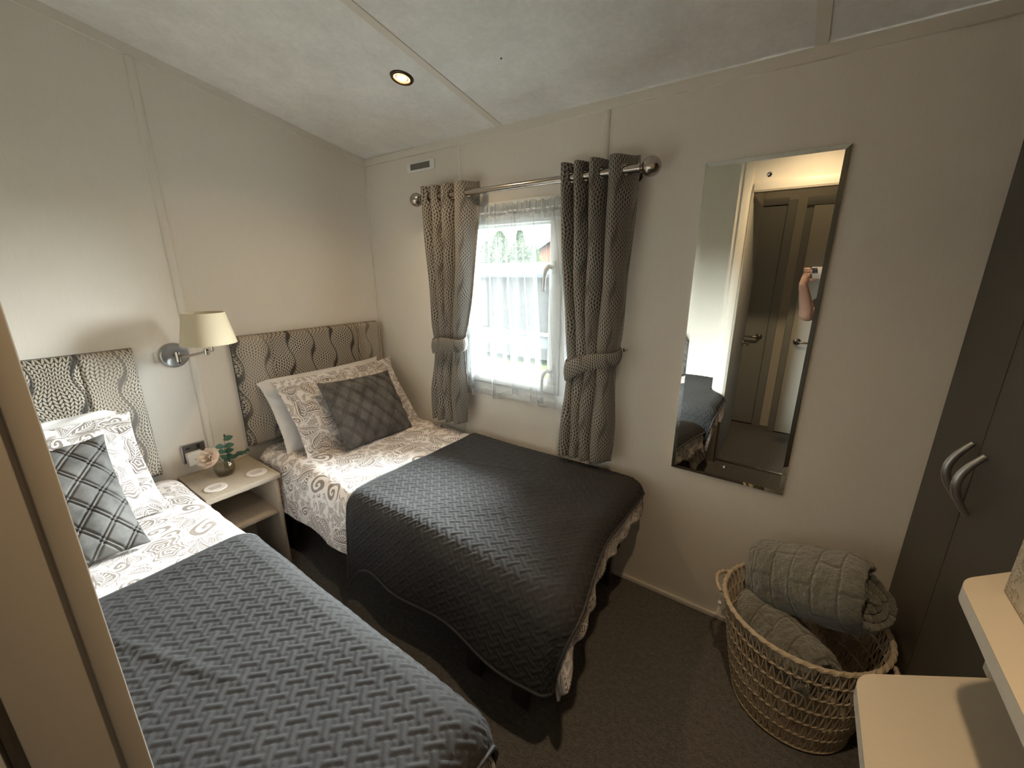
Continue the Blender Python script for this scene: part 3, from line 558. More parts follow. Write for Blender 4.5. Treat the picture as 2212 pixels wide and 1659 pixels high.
def ripple(S, T, ux, uy, h, seed):
    k = np.clip((S-.35)/.3, 0, 1)
    am = .009*np.sin(S*15+seed)*np.abs(uy) + .012*np.sin(T*24+seed*2)*np.abs(ux) + .02*np.sin(np.arctan2(uy, ux)*7+1)*(np.abs(ux*uy)*2)
    return am*k*np.clip(h/.12, 0, 1.5)
def runner(y0, y1, xf, s0, near, far, foot, label, seed, dip=0.0, bulge=None, thk=.557):
    o_ = ((xf+s0)/2, (y0+y1)/2, thk); rect = (-.2, xf, y0, y1); r = .078
    s1 = xf-r+r*PI/2+foot; res = .0031; nu = int((s1-s0)/res)
    lo = y0+r-r*PI/2-near; hi = y1-r+r*PI/2+far; nv = int((hi-lo)/res)
    S = np.linspace(s0, s1, nu)[:, None]*np.ones((1, nv)); v = np.linspace(0, 1, nv)[None, :]*np.ones((nu, 1))
    lo2 = lo - dip*np.exp(-np.maximum(S-s0, 0)/.045); T = lo2+(hi-lo2)*v
    S = S + .006*np.sin(T*7+seed)
    X, Y, Z, h, ux, uy = drape(S, T, rect, thk, r, .003, .10)
    Z = Z + puff(S, T, seed-1 if False else seed)*np.clip(1-h/.05, .3, 1)
    am = ripple(S, T, ux, uy, h, seed) + .004*np.clip(h/.05, 0, 1); X = X+ux*am; Y = Y+uy*am
    # soft creases running across the top
    for cx, cy, an, ln in ((1.35,(y0+y1)/2-.05,-.9,.32),(1.15,(y0+y1)/2+.1,.35,.2)):
        px = (S-cx)*math.cos(an)+(T-cy)*math.sin(an); py = -(S-cx)*math.sin(an)+(T-cy)*math.cos(an); Z = Z + .004*np.exp(-(py/.012)**2-(px/ln)**4)
    if bulge is not None: X, Y, Z = bulge(X, Y, Z)
    P = np.stack([X, Y, Z], -1); n = normals(P); n = n*np.sign(n[nu//2, nv//2, 2])
    hgt = weave(S, T); ed = np.minimum(np.minimum(S-S[0, 0], S[-1, 0]-S), np.minimum(T-T[:, :1], T[:, -1:]-T)); hgt = hgt*np.clip(ed/.02, 0, 1)
    P = P + n*(.0042*hgt)[..., None]
    P[..., 1] = np.minimum(P[..., 1], -.010)
    o = grid('bed_runner', P, np.stack([S, T], -1), 'quilt', None, o_, thick=.006); o.location = o_
    loop = np.concatenate([P[:, 0], P[-1, 1:], P[-2::-1, -1], P[0, -2:0:-1]])
    b = MB(o_).tube(loop[::6], .0052, 7, closed=True).build('binding', 'bind', o)
    return tag(o, label, 'bed runner', 'quilted grey bed runners')
bed(-.82, -.035, 1.70, 'single bed against the window wall')
bed(-2.03, -1.20, 1.66, 'single bed nearer the doorway, left of the bedside table')
def br(X, Y, Z):                                              # bedclothes slump outward at the aisle-side foot corner
    k = np.clip((-.40-Y)/.50, 0, 1); k = k*k*(3-2*k); return X + .082*k*np.clip((X-1.25)/.5, 0, 1), Y - .02*k*np.clip((X-1.2)/.5, 0, 1), Z
duvet(-.845, -.02, 1.775, .185, .03, .05, 'paisley patterned duvet on the bed beside the window', 3, bulge=br)
runner(-.850, -.02, 1.782, .85, .20, .02, -.035, 'grey quilted runner across the bed beside the window', 3, dip=.13, bulge=br)
def bl(X, Y, Z):                                              # the alcove wall holds the near bed's foot back
    k = np.clip((Y+1.62)/.12, 0, 1); k = k*k*(3-2*k); lim = 1.722-.012*0
    X = np.where(X > lim-.09, np.where(k < 1, np.minimum(X, lim)*(1-k) + X*k, X), X)
    return X, np.maximum(Y, -2.043), Z
duvet(-2.045, -1.155, 1.845, .02, .17, .05, 'paisley patterned duvet on the bed nearer the doorway', 8, bulge=bl)
runner(-2.045, -1.150, 1.853, .80, .01, .17, -.035, 'grey quilted runner across the bed nearer the doorway', 8, bulge=bl)

# pillows and cushions --------------------------------------------------------
def pillow(name, label, cat, w, h, t, C, U, Rt, mat, seed, flange=0.0, pin=False, group=None, uvo=(0,0), sag=.0):
    U = Vector(U).normalized(); Rt = Vector(Rt); Rt = (Rt - U*Rt.dot(U)).normalized(); N = Rt.cross(U)
    n = 250 if pin else 110; a = np.linspace(-1, 1, n)[:, None]*np.ones((1, n)); b = np.linspace(-1, 1, n)[None, :]*np.ones((n, 1))
    ia = np.clip(np.abs(a)*(w/2)/(w/2-flange), 0, 1); ib = np.clip(np.abs(b)*(h/2)/(h/2-flange), 0, 1)
    th = (np.clip((1-ia**2.6)*(1-ib**2.6), 0, 1))**.62*t/2
    k = 1-.055*(1-np.abs(a)**3)*np.abs(b)**2 ; k2 = 1-.055*(1-np.abs(b)**3)*np.abs(a)**2
    x = a*w/2*k2; y = b*h/2*k
    ws = (.010 if not pin else .006)*wob(a*2, b*2, seed, 3) + .004*wob(a*2, b*2, seed+1, 9)
    ears = (np.abs(a)*np.abs(b))**6
    out = []
    for sg in (1, -1):
        z = sg*th + ws + ears*.015*np.sin(seed+a+b*2) + sg*.004*wob(a, b, seed+3, 8)*(th/(t/2+1e-6))
        if sg == 1:
            rad = np.arctan2(b, a); z = z + .004*np.sin(rad*22+seed)*np.clip(1.2-np.abs(np.maximum(ia, ib)-.93)*12, 0, 1)*(1 if not pin else .6)
        if pin and sg == 1:
            sp = .062; p1 = (x*.80+y*.60)/sp; p2 = (-x*.80+y*.60)/sp
            for p_ in (p1, p2):
                d_ = np.abs(p_-np.round(p_))*sp; z = z + .0022*np.exp(-(d_/.0018)**2) - .0046*np.exp(-((d_-.0048)/.0032)**2)
            q1 = np.cos(PI*(p1-np.floor(p1)-.5)); q2 = np.cos(PI*(p2-np.floor(p2)-.5)); z = z + .0050*q1*q2 + .0016*wob(x*60, y*60, seed+2, 1.2, 5)*1.0
        z = z + sag*(a**2)*(-1)
        out.append(np.stack([x, y, z], -1))
    V = np.concatenate([out[0].reshape(-1, 3), out[1].reshape(-1, 3)]); i, j = np.meshgrid(np.arange(n-1), np.arange(n-1), indexing='ij')
    f0 = np.stack([i*n+j, (i+1)*n+j, (i+1)*n+j+1, i*n+j+1], -1).reshape(-1, 4); f1 = f0[:, ::-1]+n*n
    B = np.concatenate([np.arange(n)*n, (n-1)*n+np.arange(1, n), np.arange(n-2, -1, -1)*n+n-1, np.arange(n-2, 0, -1)])
    Bn = np.roll(B, -1); fb = np.stack([B, B+n*n, Bn+n*n, Bn], -1)
    F = np.concatenate([f0, f1, fb]); M4 = np.array([list(Rt), list(U), list(N)])
    Wv = V@M4; me = bpy.data.meshes.new(name); me.from_pydata(Wv.tolist(), [], F.tolist())
    uv = np.concatenate([np.stack([x, y], -1).reshape(-1, 2)]*2)+np.array(uvo); ul = me.uv_layers.new(name='UVMap'); ul.data.foreach_set('uv', uv[F.reshape(-1)].ravel().astype(np.float32))
    o = link(name, me, M_[mat]); o.location = C; return tag(o, label, cat, group)
g1, g2 = 'plain white pillows', 'paisley pillows'
pillow('pillow', 'plain white pillow behind the paisley pillow on the window-side bed', 'pillow', .70, .40, .10, (.165, -.44, .715), (-.20, 0, .34), (0, 1, .03), 'plain', 4, group=g1)
pillow('pillow', 'paisley pillow propped on the bed beside the window', 'pillow', .70, .42, .11, (.265, -.405, .715), (-.235, 0, .33), (0, 1, .035), 'pcase', 5, flange=.045, group=g2)
pillow('cushion', 'grey velvet pintucked cushion on the bed beside the window', 'cushion', .43, .375, .12, (.385, -.395, .702), (-.205, .01, .29), (0, 1, -.02), 'velvet', 6, pin=True, group='grey velvet cushions')
pillow('pillow', 'plain white pillow behind the paisley pillow on the near bed', 'pillow', .70, .40, .10, (.15, -1.645, .72), (-.20, 0, .34), (0, 1, .0), 'plain', 7, group=g1)
pillow('pillow', 'paisley pillow propped on the bed nearer the doorway', 'pillow', .70, .42, .12, (.26, -1.625, .715), (-.25, 0, .33), (0, 1, .0), 'pcase', 9, flange=.045, group=g2, uvo=(1.3, .7))
pillow('cushion', 'grey velvet pintucked cushion on the bed nearer the doorway', 'cushion', .43, .42, .12, (.445, -1.60, .705), (-.27, .0, .285), (0, 1, .0), 'velvet', 10, pin=True, group='grey velvet cushions')

# ------------------------------------------------------------------ bedside table and what stands on it
bt = thing('bedside_table', (.165, -1.005, 0), 'pale oak bedside table with open shelf between the beds', 'bedside table'); o_ = (.165, -1.005, 0)
MB(o_).box((0.002, -1.155, .476), (.335, -.862, .50), .002).build('tabletop', 'oak', bt)
for y in (-1.148, -.878): MB(o_).box((.002, y-.008, 0), (.325, y+.008, .476), .001).build('side_panel', 'oak', bt)
MB(o_).box((.002, -1.14, .295), (.315, -.886, .312), .001).build('shelf', 'oak', bt)
MB(o_).box((.002, -1.14, 0), (.012, -.886, .476)).build('back_panel', 'oak', bt, smooth=False)
def coaster(x, y, label, seed):
    o_ = (x, y, .5); t = thing('coaster', o_, label, 'coaster', 'white coasters on the bedside table')
    MB(o_).lathe([(0,0),(.040,0),(.042,.001),(.042,.0035),(.041,.0045),(0,.0045)], o_, n=48).build('coaster_disc', 'coaster', t)
    r = random.Random(seed); m = MB(o_); g = MB(o_)
    for ln in range(2):                                       # two lines of brush lettering too small to read
        for k in range(9):
            cx, cy = x-.010+ln*.012+r.uniform(-.001,.001), y-.022+k*.0052
            m.tube([(cx-.003, cy, .5049), (cx+r.uniform(-.002,.002), cy+.002, .5049), (cx+.003, cy+r.uniform(-.001,.003), .5049)], .0006, 5)
    for k in range(10): g.tube([(x+.010, y-.02+k*.004, .5049), (x+.015, y-.018+k*.004, .5049)], [.0012, .0002], 5)
    m.build('coaster_lettering', 'ink', t); g.build('coaster_sprig', 'green', t)
coaster(.252, -1.092, 'white round coaster with lettering near the flower vase, left one', 1)
coaster(.248, -.925, 'white round coaster with lettering on the table corner by the window-side bed', 2)
vz = (.142, -1.012, .5)
va = thing('flower_vase', vz, 'small clear faceted glass vase of water on the bedside table', 'vase')
prof = [(0,.003),(.030,.003),(.040,.014),(.0445,.034),(.042,.054),(.032,.070),(.029,.079),(.034,.090)]
m = MB(vz); outer = prof; inner = [(max(r-.003, 0), h+.002) for r, h in prof][::-1]
m.lathe([(0,0),(.032,0)]+[(r,h) for r, h in outer[2:]]+[(.032,.091)]+[(max(r-.0035,0), h+.001) for r, h in outer[1:-1]][::-1]+[(0,.006)], vz, n=28); m.build('vase_glass', 'vase', va, angle=R(70))
MB(vz).lathe([(0,.0065),(.027,.0065),(.036,.016),(.0395,.034),(.038,.048),(0,.048)], vz, n=20).build('vase_water', 'water', va)
def leaf(m, p, d, up, L, w):
    d = Vector(d).normalized(); s = d.cross(Vector(up)).normalized(); n = s.cross(d); p = Vector(p); vs, fs = [], []
    for k in range(6):
        t = k/5; ww = w*math.sin(PI*min(1, t*.92+.06))**.8; c = p+d*(L*t)+n*(-.12*L*t*t)
        vs += [c-s*ww+n*ww*.3, c, c+s*ww+n*ww*.3]
    for k in range(5): fs += [(3*k,3*k+1,3*k+4,3*k+3), (3*k+1,3*k+2,3*k+5,3*k+4)]
    m.add(vs, fs)
fw = thing('artificial_flower', (vz[0], vz[1], .51), 'artificial cream flower leaning out of the glass vase', 'flower'); fo = (vz[0], vz[1], .51)
MB(fo).tube([(.135,-.992,.512),(.145,-1.01,.555),(.152,-1.035,.590),(.158,-1.058,.600)], .0014, 6).build('stem', 'stem', fw)
m = MB(fo); hc = Vector((.163, -1.066, .606))
for ring, (n_, L, w_, el) in enumerate(((7,.050,.026,.10),(7,.046,.024,.5),(6,.036,.018,.9),(5,.024,.012,1.25))):
    for k in range(n_):
        a = 2*PI*(k+ring*.4)/n_; ax = Vector((.35,-.55,.55)).normalized(); e1 = ax.orthogonal().normalized(); e2 = ax.cross(e1)
        d = (e1*math.cos(a)+e2*math.sin(a))*math.cos(el)+ax*math.sin(el); leaf(m, hc, d, ax*-1, L, w_)
m.build('petals', 'petal', fw)
m = MB(fo); 
for dd in ((.3,-.8,-.5),(.5,-.2,-.8)): leaf(m, hc, dd, (0,0,1), .022, .006)
m.build('sepals', 'bud', fw)
sp = thing('leaf_sprig', (vz[0], vz[1], .51), 'dark green artificial leaf sprigs standing in the glass vase', 'foliage'); 
MB(fo).tube([(.145,-1.02,.512),(.142,-1.005,.57),(.135,-.995,.62),(.130,-.985,.672)], .0011, 6).tube([(.14,-1.015,.512),(.15,-.99,.575),(.165,-.955,.592),(.172,-.925,.588)], .0011, 6).build('stem', 'stem', sp)
r_ = random.Random(4)
def lf(p, d, L, w_): leaf_m.append((p, d, L, w_))
leaf_m = []
for p, d in (((.136,-.993,.66),(.1,.5,.15)),((.137,-.996,.632),(.2,-.7,.2)),((.137,-.996,.628),(.2,.7,.1)),((.139,-.999,.612),(.5,-.6,.1)),((.140,-1.0,.605),(.5,.6,.2)),((.141,-1.002,.59),(.7,-.4,.0)),((.141,-1.002,.585),(.6,.5,.0)),((.142,-1.004,.575),(.9,.1,-.1))): lf(p, d, .034, .0105)
for k in range(9):
    t = k/8; p = (.150+.022*t, -.99+.066*t, .577+.014*t)
    for sg in (-1, 1): lf(p, (sg*.8+.3, .9, r_.uniform(-.3,.5)), .024-.008*t, .0045)
for p, d, L, w_ in leaf_m: m = MB(fo); leaf(m, p, d, (.75,-.2,.6), L*1.15, w_*1.25); m.build('leaf', 'leaf', sp)
MB(fo).ball((.129,-.984,.676), .0045, 6, (1,1,2)).build('bud', 'bud', sp)

# socket with a plug-in device
sk = thing('wall_socket', (0, -1.075, .597), 'brushed steel double wall socket above the bedside table', 'socket'); o_ = (0, -1.075, .597)
MB(o_).box((0, -1.121, .552), (.008, -1.028, .642), .002).build('socket_plate', 'satin', sk)
m = MB(o_)
m.box((0, -1.117, .556), (.0092, -1.032, .638)); m.build('socket_insert', simple('socket_grey', (.10,.09,.085), .4), sk, smooth=False)
MB(o_).box((.008, -1.104, .618), (.012, -1.088, .626), .001).build('switch', 'black', sk); MB(o_).box((.008, -1.062, .612), (.012, -1.050, .632), .001).build('switch', 'black', sk)
pg = thing('plug_adaptor', (.01, -1.083, .58), 'white plug-in device in the wall socket', 'plug'); MB((.01,-1.083,.58)).box((.0095, -1.113, .548), (.047, -1.052, .607), .006).build('plug_body', 'plastic', pg)
MB((.01,-1.083,.58)).box((.0472, -1.088, .574), (.048, -1.072, .577)).build('plug_slot', 'black', pg, smooth=False)

# reading lamp
lp = thing('wall_lamp', (0, -1.068, 1.052), 'swing-arm wall lamp with a cream tapered shade', 'lamp'); o_ = (0, -1.068, 1.052)
MB(o_).lathe([(.054,0),(.054,.006),(.050,.012),(.046,.0135),(.044,.012),(0,.012)], (0, -1.068, 1.052), (1,0,0), 40).build('wall_plate', 'satin', lp)
m = MB(o_); m.tube([(.010,-1.068,1.052),(.045,-1.068,1.052)], .009, 12); m.tube([(.050,-1.068,1.030),(.050,-1.068,1.072)], .011, 14); m.build('hinge', 'steel', lp)
m = MB(o_); jt = (.17, -1.00, 1.075)
m.tube([(.052,-1.066,1.052),(.10,-1.04,1.056),jt], .0058, 10); m.tube([(jt[0],jt[1],jt[2]-.012),(jt[0],jt[1],jt[2]+.012)], .009, 12); m.tube([jt, (.195,-.985,1.082), (.195,-.985,1.125)], .0055, 10); m.lathe([(.015,0),(.015,.05)], (.195,-.985,1.11), n=16); m.build('arm', 'steel', lp)
MB(o_).tube([(.012,-1.060,1.018),(.022,-1.060,1.018)], .0035, 8).build('switch', 'chrome', lp)
sc_ = (.195, -.992, 0)
MB(o_).lathe([(.100,1.112),(.074,1.240),(.0715,1.240),(.0975,1.112)], (.195,-.992,0), n=56).build('lamp_shade', 'shade', lp)
m = MB(o_)
for a in (0, 2.09, 4.19): m.tube([(.195,-.992,1.160), (.195+.092*math.cos(a), -.992+.092*math.sin(a), 1.135)], .0012, 6)
m.build('shade_carrier', 'steel', lp); MB(o_).ball((.195,-.992,1.185), .024, 10, (1,1,1.25)).build('bulb', simple('bulb_glass', (.8,.78,.7), .2), lp)

# ceiling downlights
def downlight(x, y, label, k=1.0):
    z = ceil_z(y); t = thing('ceiling_light', (x, y, z), label, 'ceiling light', 'recessed ceiling downlights'); nrm = Vector((0, -SL, -1)).normalized(); o_ = (x, y, z)
    MB(o_).lathe([(.030,.000),(.031,.005),(.040,.006),(.043,.003),(.044,0)], o_, nrm, 36).build('bezel', 'bronze', t)
    MB(o_).lathe([(0,.0015),(.030,.0015)], o_, nrm, 32).build('lamp_face', 'glow', t)
    MB(o_).lathe([(0,.003),(.014,.0022)], o_, nrm, 20).build('led_core', 'core', t)
    MB(o_).lathe([(.020,.0022),(.022,.0032),(.024,.0022)], o_, nrm, 28).build('reflector_ring', simple('amber_ring', (.5,.3,.08), .3, .6), t)
    L = bpy.data.lights.new('spot', 'SPOT'); L.energy = SPOT*k; L.color = (1, .72, .42); L.spot_size = R(145); L.spot_blend = 1.0; L.shadow_soft_size = .028
    lo = bpy.data.objects.new('downlight_beam', L); COL.objects.link(lo); lo.parent = t; lo.location = nrm*.012; lo.rotation_euler = (R(-11), 0, 0)
downlight(.844, -.426, 'lit round recessed downlight in the ceiling above the beds', .62)
downlight(2.14, -1.20, 'lit round recessed downlight in the ceiling by the doorway')
downlight(2.05, -2.25, 'added dim fill downlight in the hall ceiling beyond the doorway', .05)  # added lamp that brightens the dark hall reflected in the mirror
struct(MB().ball((1.253, -.352, ceil_z(-.352)-.001), .003, 5), 'ceiling_speck', 'black')

# ------------------------------------------------------------------ wardrobe
XW = 2.576; wr = thing('wardrobe', (XW, -.35, 0), 'dark fitted wardrobe with two tall doors at the right wall', 'wardrobe'); o_ = (XW, -.35, 0)
v, f = slopewall(XW+.02, XR-.002, -.70, -.002); v = [(x, y, max(z-.014, .002)) for x, y, z in v]
MB(o_).add(v, f).build('carcass', 'ward', wr, smooth=False)
for ya, yb, hy in ((-.339, -.004, -.300), (-.70, -.344, -.385)):
    v = [(x, y, z) for x in (XW, XW+.019) for y, z in ((ya, .06), (yb, .06), (yb, ceil_z(yb)-.03), (ya, ceil_z(ya)-.03))]
    d = MB(o_).add(v, [(0,1,2,3),(7,6,5,4),(0,4,5,1),(1,5,6,2),(2,6,7,3),(3,7,4,0)]).build('door', 'ward', wr, smooth=False)
    pts = [(XW-.030*math.sin(PI*k/14)-.002, hy, .875+.145*k/14) for k in range(15)]
    MB(o_).tube(pts, [.006+.003*math.sin(PI*k/14) for k in range(15)], 10).build('handle', 'satin', d)

# ------------------------------------------------------------------ dressing table, raised shelf
def slab(x0, y1, xb, yb_, yend, z, th, r, o_):
    # front edge along y at x0, rounded corner, end edge running back to (xb, yb_)
    p0 = Vector((x0, yend)); c = Vector((x0, y1)); p2 = Vector((xb, yb_)); d1 = (p0-c).normalized(); d2 = (p2-c).normalized()
    a = c+d1*r; b = c+d2*r; arc = [a*((1-t)**2)+c*(2*t*(1-t))+b*(t*t) for t in [q_/8 for q_ in range(9)]]
    poly = [(p0.x, p0.y)] + [(q.x, q.y) for q in arc] + [(xb, yb_), (XR-.005, yb_), (XR-.005, yend)]
    return poly
dt = thing('dressing_table', (2.7, -1.1, 0), 'pale dressing table with rounded front corner beside the wardrobe', 'dressing table'); o_ = (2.7, -1.1, 0)
def top(poly, z, th, name, parent, inset=.0012):
    ob = MB(o_).prism(poly, z-th, z-.0015).build(name+'_edge', 'edge', parent, smooth=False)
    po_ = MB(o_).prism(poly, z-.0014, z).build(name+'_surface', 'desk', parent, smooth=False)
poly = slab(2.372, -.862, 2.565, -.735, -1.50, .75, .022, .030, o_); top(poly, .75, .024, 'tabletop', dt)
poly2 = slab(2.450, -.855, 2.562, -.745, -1.50, .975, .022, .026, o_); top(poly2, .975, .022, 'raised_shelf', dt)
MB(o_).box((2.550, -.744, .75), (2.572, -.722, .953), .001).build('shelf_support', 'edge', dt)
MB(o_).box((2.60, -1.49, 0), (2.618, -.74, .726)).build('front_panel', 'ward', dt, smooth=False)
MB(o_).box((2.60, -.74, 0), (XR-.006, -.722, .726)).build('side_panel', 'ward', dt, smooth=False)
MB(o_).box((2.60, -1.50, .75), (2.618, -.80, .953)).build('back_panel', 'ward', dt, smooth=False)
bx_ = thing('storage_box', (2.60, -.95, .975), 'tall printed card box standing on the raised shelf', 'box'); o_ = (2.60, -.95, .975)
MB(o_).box((2.4935, -1.055, .975), (2.715, -.850, 1.275), .003).build('box_body', 'boxm', bx_)
m = MB(o_)
m.tube([(2.4927, -.888, 1.10), (2.4927, -.878, 1.11), (2.4927, -.868, 1.103)], .0012, 5).tube([(2.4927,-.885,1.093),(2.4927,-.873,1.096)], .001, 5)
m.build('printed_sprig', 'leaf', bx_)

# ------------------------------------------------------------------ basket and blankets
BC = (2.345, -.250); bk = thing('wicker_basket', (BC[0], BC[1], 0), 'round openwork wicker basket on the carpet by the wardrobe', 'basket'); o_ = (BC[0], BC[1], 0)
BH = .375
def bp(a, h, dr=0.0):
    r = .158+.058*(h/BH)**.8+dr; return (BC[0]+.015*(1-h/BH)+r*math.cos(a), BC[1]+.01*(1-h/BH)+r*math.sin(a), h)
m = MB(o_); NR = 124
m.tube([bp(2*PI*k/120, BH+.0008*math.sin(k*2.1), 0) for k in range(120)], .0068, 8, closed=True)
for ph in (0, PI):
    m.tube([bp(2*PI*k/360, BH+.0045*math.sin(k*.42+ph), .0045*math.cos(k*.42+ph)) for k in range(360)], .0042, 6, closed=True)
m.build('rim', 'wicker', bk)
m = MB(o_); rows = [.012, .075, .135, .195, .255, .315]
rr_ = random.Random(5)
for h in rows:
    for ph in (0, PI): m.tube([bp(2*PI*k/240, h+.0025*math.sin(k*.8+ph), .003*math.cos(k*.8+ph)) for k in range(240)], .0023, 5, closed=True)
m.build('hoops', 'wicker', bk)
m = MB(o_)
lv = rows+[BH-.003]
for i in range(len(lv)-1):
    for k in range(NR):
        a0 = 2*PI*k/NR; sk_ = (.5 if k % 2 else -.5)*2*PI/NR*.8; j = rr_.uniform(-.008, .008)
        m.tube([bp(a0-sk_+j, lv[i]+.001, .001), bp(a0+sk_+j, lv[i+1]-.001, .001)], rr_.uniform(.0017, .0029), 5, cap=False)
m.build('stakes', 'wicker', bk, smooth=True, angle=None)
MB(o_).lathe([(0,.006),(.165,.006),(.168,.012),(0,.010)], (BC[0]+.015, BC[1]+.01, 0), n=40).build('base', 'wicker', bk)
for a in (PI*.98, -.62):
    pts = [bp(a+(t-.5)*.55, BH-.012+.002*math.sin(t*40)-.028*math.sin(PI*t)*0+.012*math.sin(PI*t), .012+.016*math.sin(PI*t)) for t in np.linspace(0, 1, 40)]
    MB(o_).tube(pts, .006, 8).build('handle', 'wicker', bk)
m = MB(o_)
tx, ty, tz = bp(PI*1.03, .30, .018); m.tube([(tx,ty,tz+.03),(tx,ty,tz)], .002, 6); m.ball((tx,ty,tz-.004), .008, 8)
for k in range(14):
    a = 6.283*k/14; m.tube([(tx,ty,tz-.006),(tx+.008*math.cos(a),ty+.008*math.sin(a),tz-.05)], .0016, 5)
m.build('tassel', 'plastic', bk)

def roll(name, label, c, ax, up, rad, ra, length, turns, th, seed, sq=1.0, limx=None):
    """a blanket rolled up: spiral cross-section swept along its axis, one sheet with thickness"""
    A = Vector(ax).normalized(); U = Vector(up); U = (U-A*U.dot(A)).normalized(); V = A.cross(U); na, nl = int(52*turns), 64
    s = np.linspace(0, 1, na)[:, None]*np.ones((1, nl)); l = np.linspace(-1, 1, nl)[None, :]*np.ones((na, 1))
    phi = 2*PI*turns*s + .6; r = ra*.16 + (1-.16)*s**.9
    # rounded ends: layers pull in toward the roll's ends
    endk = np.clip(1-np.abs(l)**6*.30, 0, 1)
    rr = r*endk*(1 + .045*np.sin(phi*3+seed+l*2) + .03*np.sin(l*7+phi))
    a = rad*rr*np.cos(phi); b = rad*ra*rr*np.sin(phi)
    le = length/2*l*(1 - .12*(1-s)*1.0*np.sign(sq)) + .012*np.sin(phi*2+seed)
    P = (np.array(c)+a[..., None]*np.array(V)+b[..., None]*np.array(U)+le[..., None]*np.array(A))
    n = normals(P); P = P + n*(.004*wob(phi*2, l*6, seed, 3, 8))[..., None]
    o = grid(name, P, np.stack([s*turns*2*PI*rad*.55, l*length/2], -1), 'fleece', None, c); o.location = c
    mm = o.modifiers.new('solid', 'SOLIDIFY'); mm.thickness = th; mm.offset = 0
    mm = o.modifiers.new('sub', 'SUBSURF'); mm.levels = mm.render_levels = 1
    tx_ = bpy.data.textures.new('fluff', 'CLOUDS'); tx_.noise_scale = .014; tx_.noise_depth = 3
    dm = o.modifiers.new('fluff', 'DISPLACE'); dm.texture = tx_; dm.strength = .009; dm.mid_level = .5; dm.texture_coords = 'LOCAL'
    return tag(o, label, 'blanket', 'fleece blankets in the basket')
roll('rolled_blanket', 'large rolled dark fleece blanket on top of the basket', (2.358, -.22, .455), (.80, -.44, .40), (-.1, .5, .9), .114, .95, .335, 3.2, .026, 1)
roll('folded_blanket', 'smaller folded dark fleece blanket tucked low in the basket', (2.305, -.315, .285), (.74, -.60, -.08), (.3, .2, .9), .098, .85, .27, 2.6, .026, 2)

# ------------------------------------------------------------------ person holding the phone, seen in the mirror
Ryaw = Matrix.Rotation(YAW, 3, 'Z'); Fw = Vector((-math.sin(YAW)*math.cos(PITCH), math.cos(YAW)*math.cos(PITCH), -math.sin(PITCH)))
Rt = Vector((math.cos(YAW), math.sin(YAW), 0)); Up = Rt.cross(Fw)
def loc(a, b, c): return tuple(CP + Rt*a + Up*b + Fw*c)       # phone's own axes: right, up, forward
def orient(mb_local, name, mat, parent, org):
    vs = [loc(*p) for p in mb_local.v]; return MB(org).add(vs, mb_local.f).build(name, mat, parent)
po_ = loc(.05, -.02, -.012); ph = thing('mobile_phone', po_, 'cream cased mobile phone held up in the doorway, seen in the mirror', 'phone')
orient(MB().box((-.014, -.050, -.0155), (.133, .023, -.0075), .0035), 'phone_case', 'case', ph, po_)
orient(MB().box((-.012, -.048, -.0165), (.131, .021, -.0150)), 'phone_screen', 'lens', ph, po_)
orient(MB().box((-.011, -.016, -.0078), (.025, .020, -.0060), .003), 'camera_bump', 'bumpm', ph, po_)
for a, b in ((0, .0), (0, .0135) , (.0145, .0075)):
    m = MB(); m.lathe([(0,.0008),(.0062,.0008),(.0066,0)], (a, b-.005, -.0058), (0,0,1), 20); orient(m, 'camera_lens', 'lens', ph, po_)
orient(MB().box((.060, -.012, -.0078), (.100, .0, -.0073)).box((.085, .006, -.0078), (.11, .018, -.0073)), 'case_print', 'black', ph, po_)

pe = thing('person', (2.55, -1.98, 0), 'person with bare forearm in dark top holding up a phone, reflected in the mirror', 'person'); po2 = (2.55, -1.98, 0)
def limb(m, pts, rad, n=14):
    P = np.array(pts, float); k = len(P); t = np.linspace(0, k-1, (k-1)*6+1); out = []; rr = []
    for q in t:
        i = min(int(q), k-2); f = q-i; p0, p1, p2, p3 = P[max(i-1,0)], P[i], P[i+1], P[min(i+2,k-1)]
        out.append(.5*((2*p1)+(-p0+p2)*f+(2*p0-5*p1+4*p2-p3)*f*f+(-p0+3*p1-3*p2+p3)*f**3)); rr.append(rad[i]*(1-f)+rad[i+1]*f)
    m.tube(out, rr, n); m.ball(tuple(P[0]), rad[0], 8); m.ball(tuple(P[-1]), rad[-1]*.99, 8)
bm_ = MB(po2)
# hand at the phone's near-side end: palm behind the phone edge, fingers curled over its back, thumb below
def hand(sd, x0, wrist, elbow, shoulder):
    pc = Vector(loc(x0-sd*.030, -.020, -.022)); wr = Vector(wrist)
    limb(bm_, [wr, wr.lerp(pc, .5), pc], [.021, .027, .026])
    limb(bm_, [wr, Vector(loc(x0-sd*.036, -.045, -.020)), Vector(loc(x0-sd*.034, .0, -.020))], [.021, .019, .016])
    for i, (b, L) in enumerate(((.012,.030),(-.004,.034),(-.021,.032),(-.036,.026))):
        r0 = .0082-.0006*i
        limb(bm_, [loc(x0-sd*.030, b*.8-.012, -.020), loc(x0-sd*.046, b-.002, -.010), loc(x0-sd*.030, b+.004, .001), loc(x0-sd*.004+sd*(L-.030)*.4, b+.003, -.0005)], [r0+.001, r0, r0*.92, r0*.78], 10)
    limb(bm_, [loc(x0-sd*.030, -.045, -.020), loc(x0-sd*.020, -.060, -.022), loc(x0+sd*.010, -.056, -.023), loc(x0+sd*.028, -.050, -.024)], [.014, .0115, .010, .008], 10)
    el = Vector(elbow); sh = Vector(shoulder)
    limb(bm_, [wr, wr.lerp(el, .3), wr.lerp(el, .7), el, el.lerp(sh, .5), sh], [.023, .031, .041, .042, .047, .052])
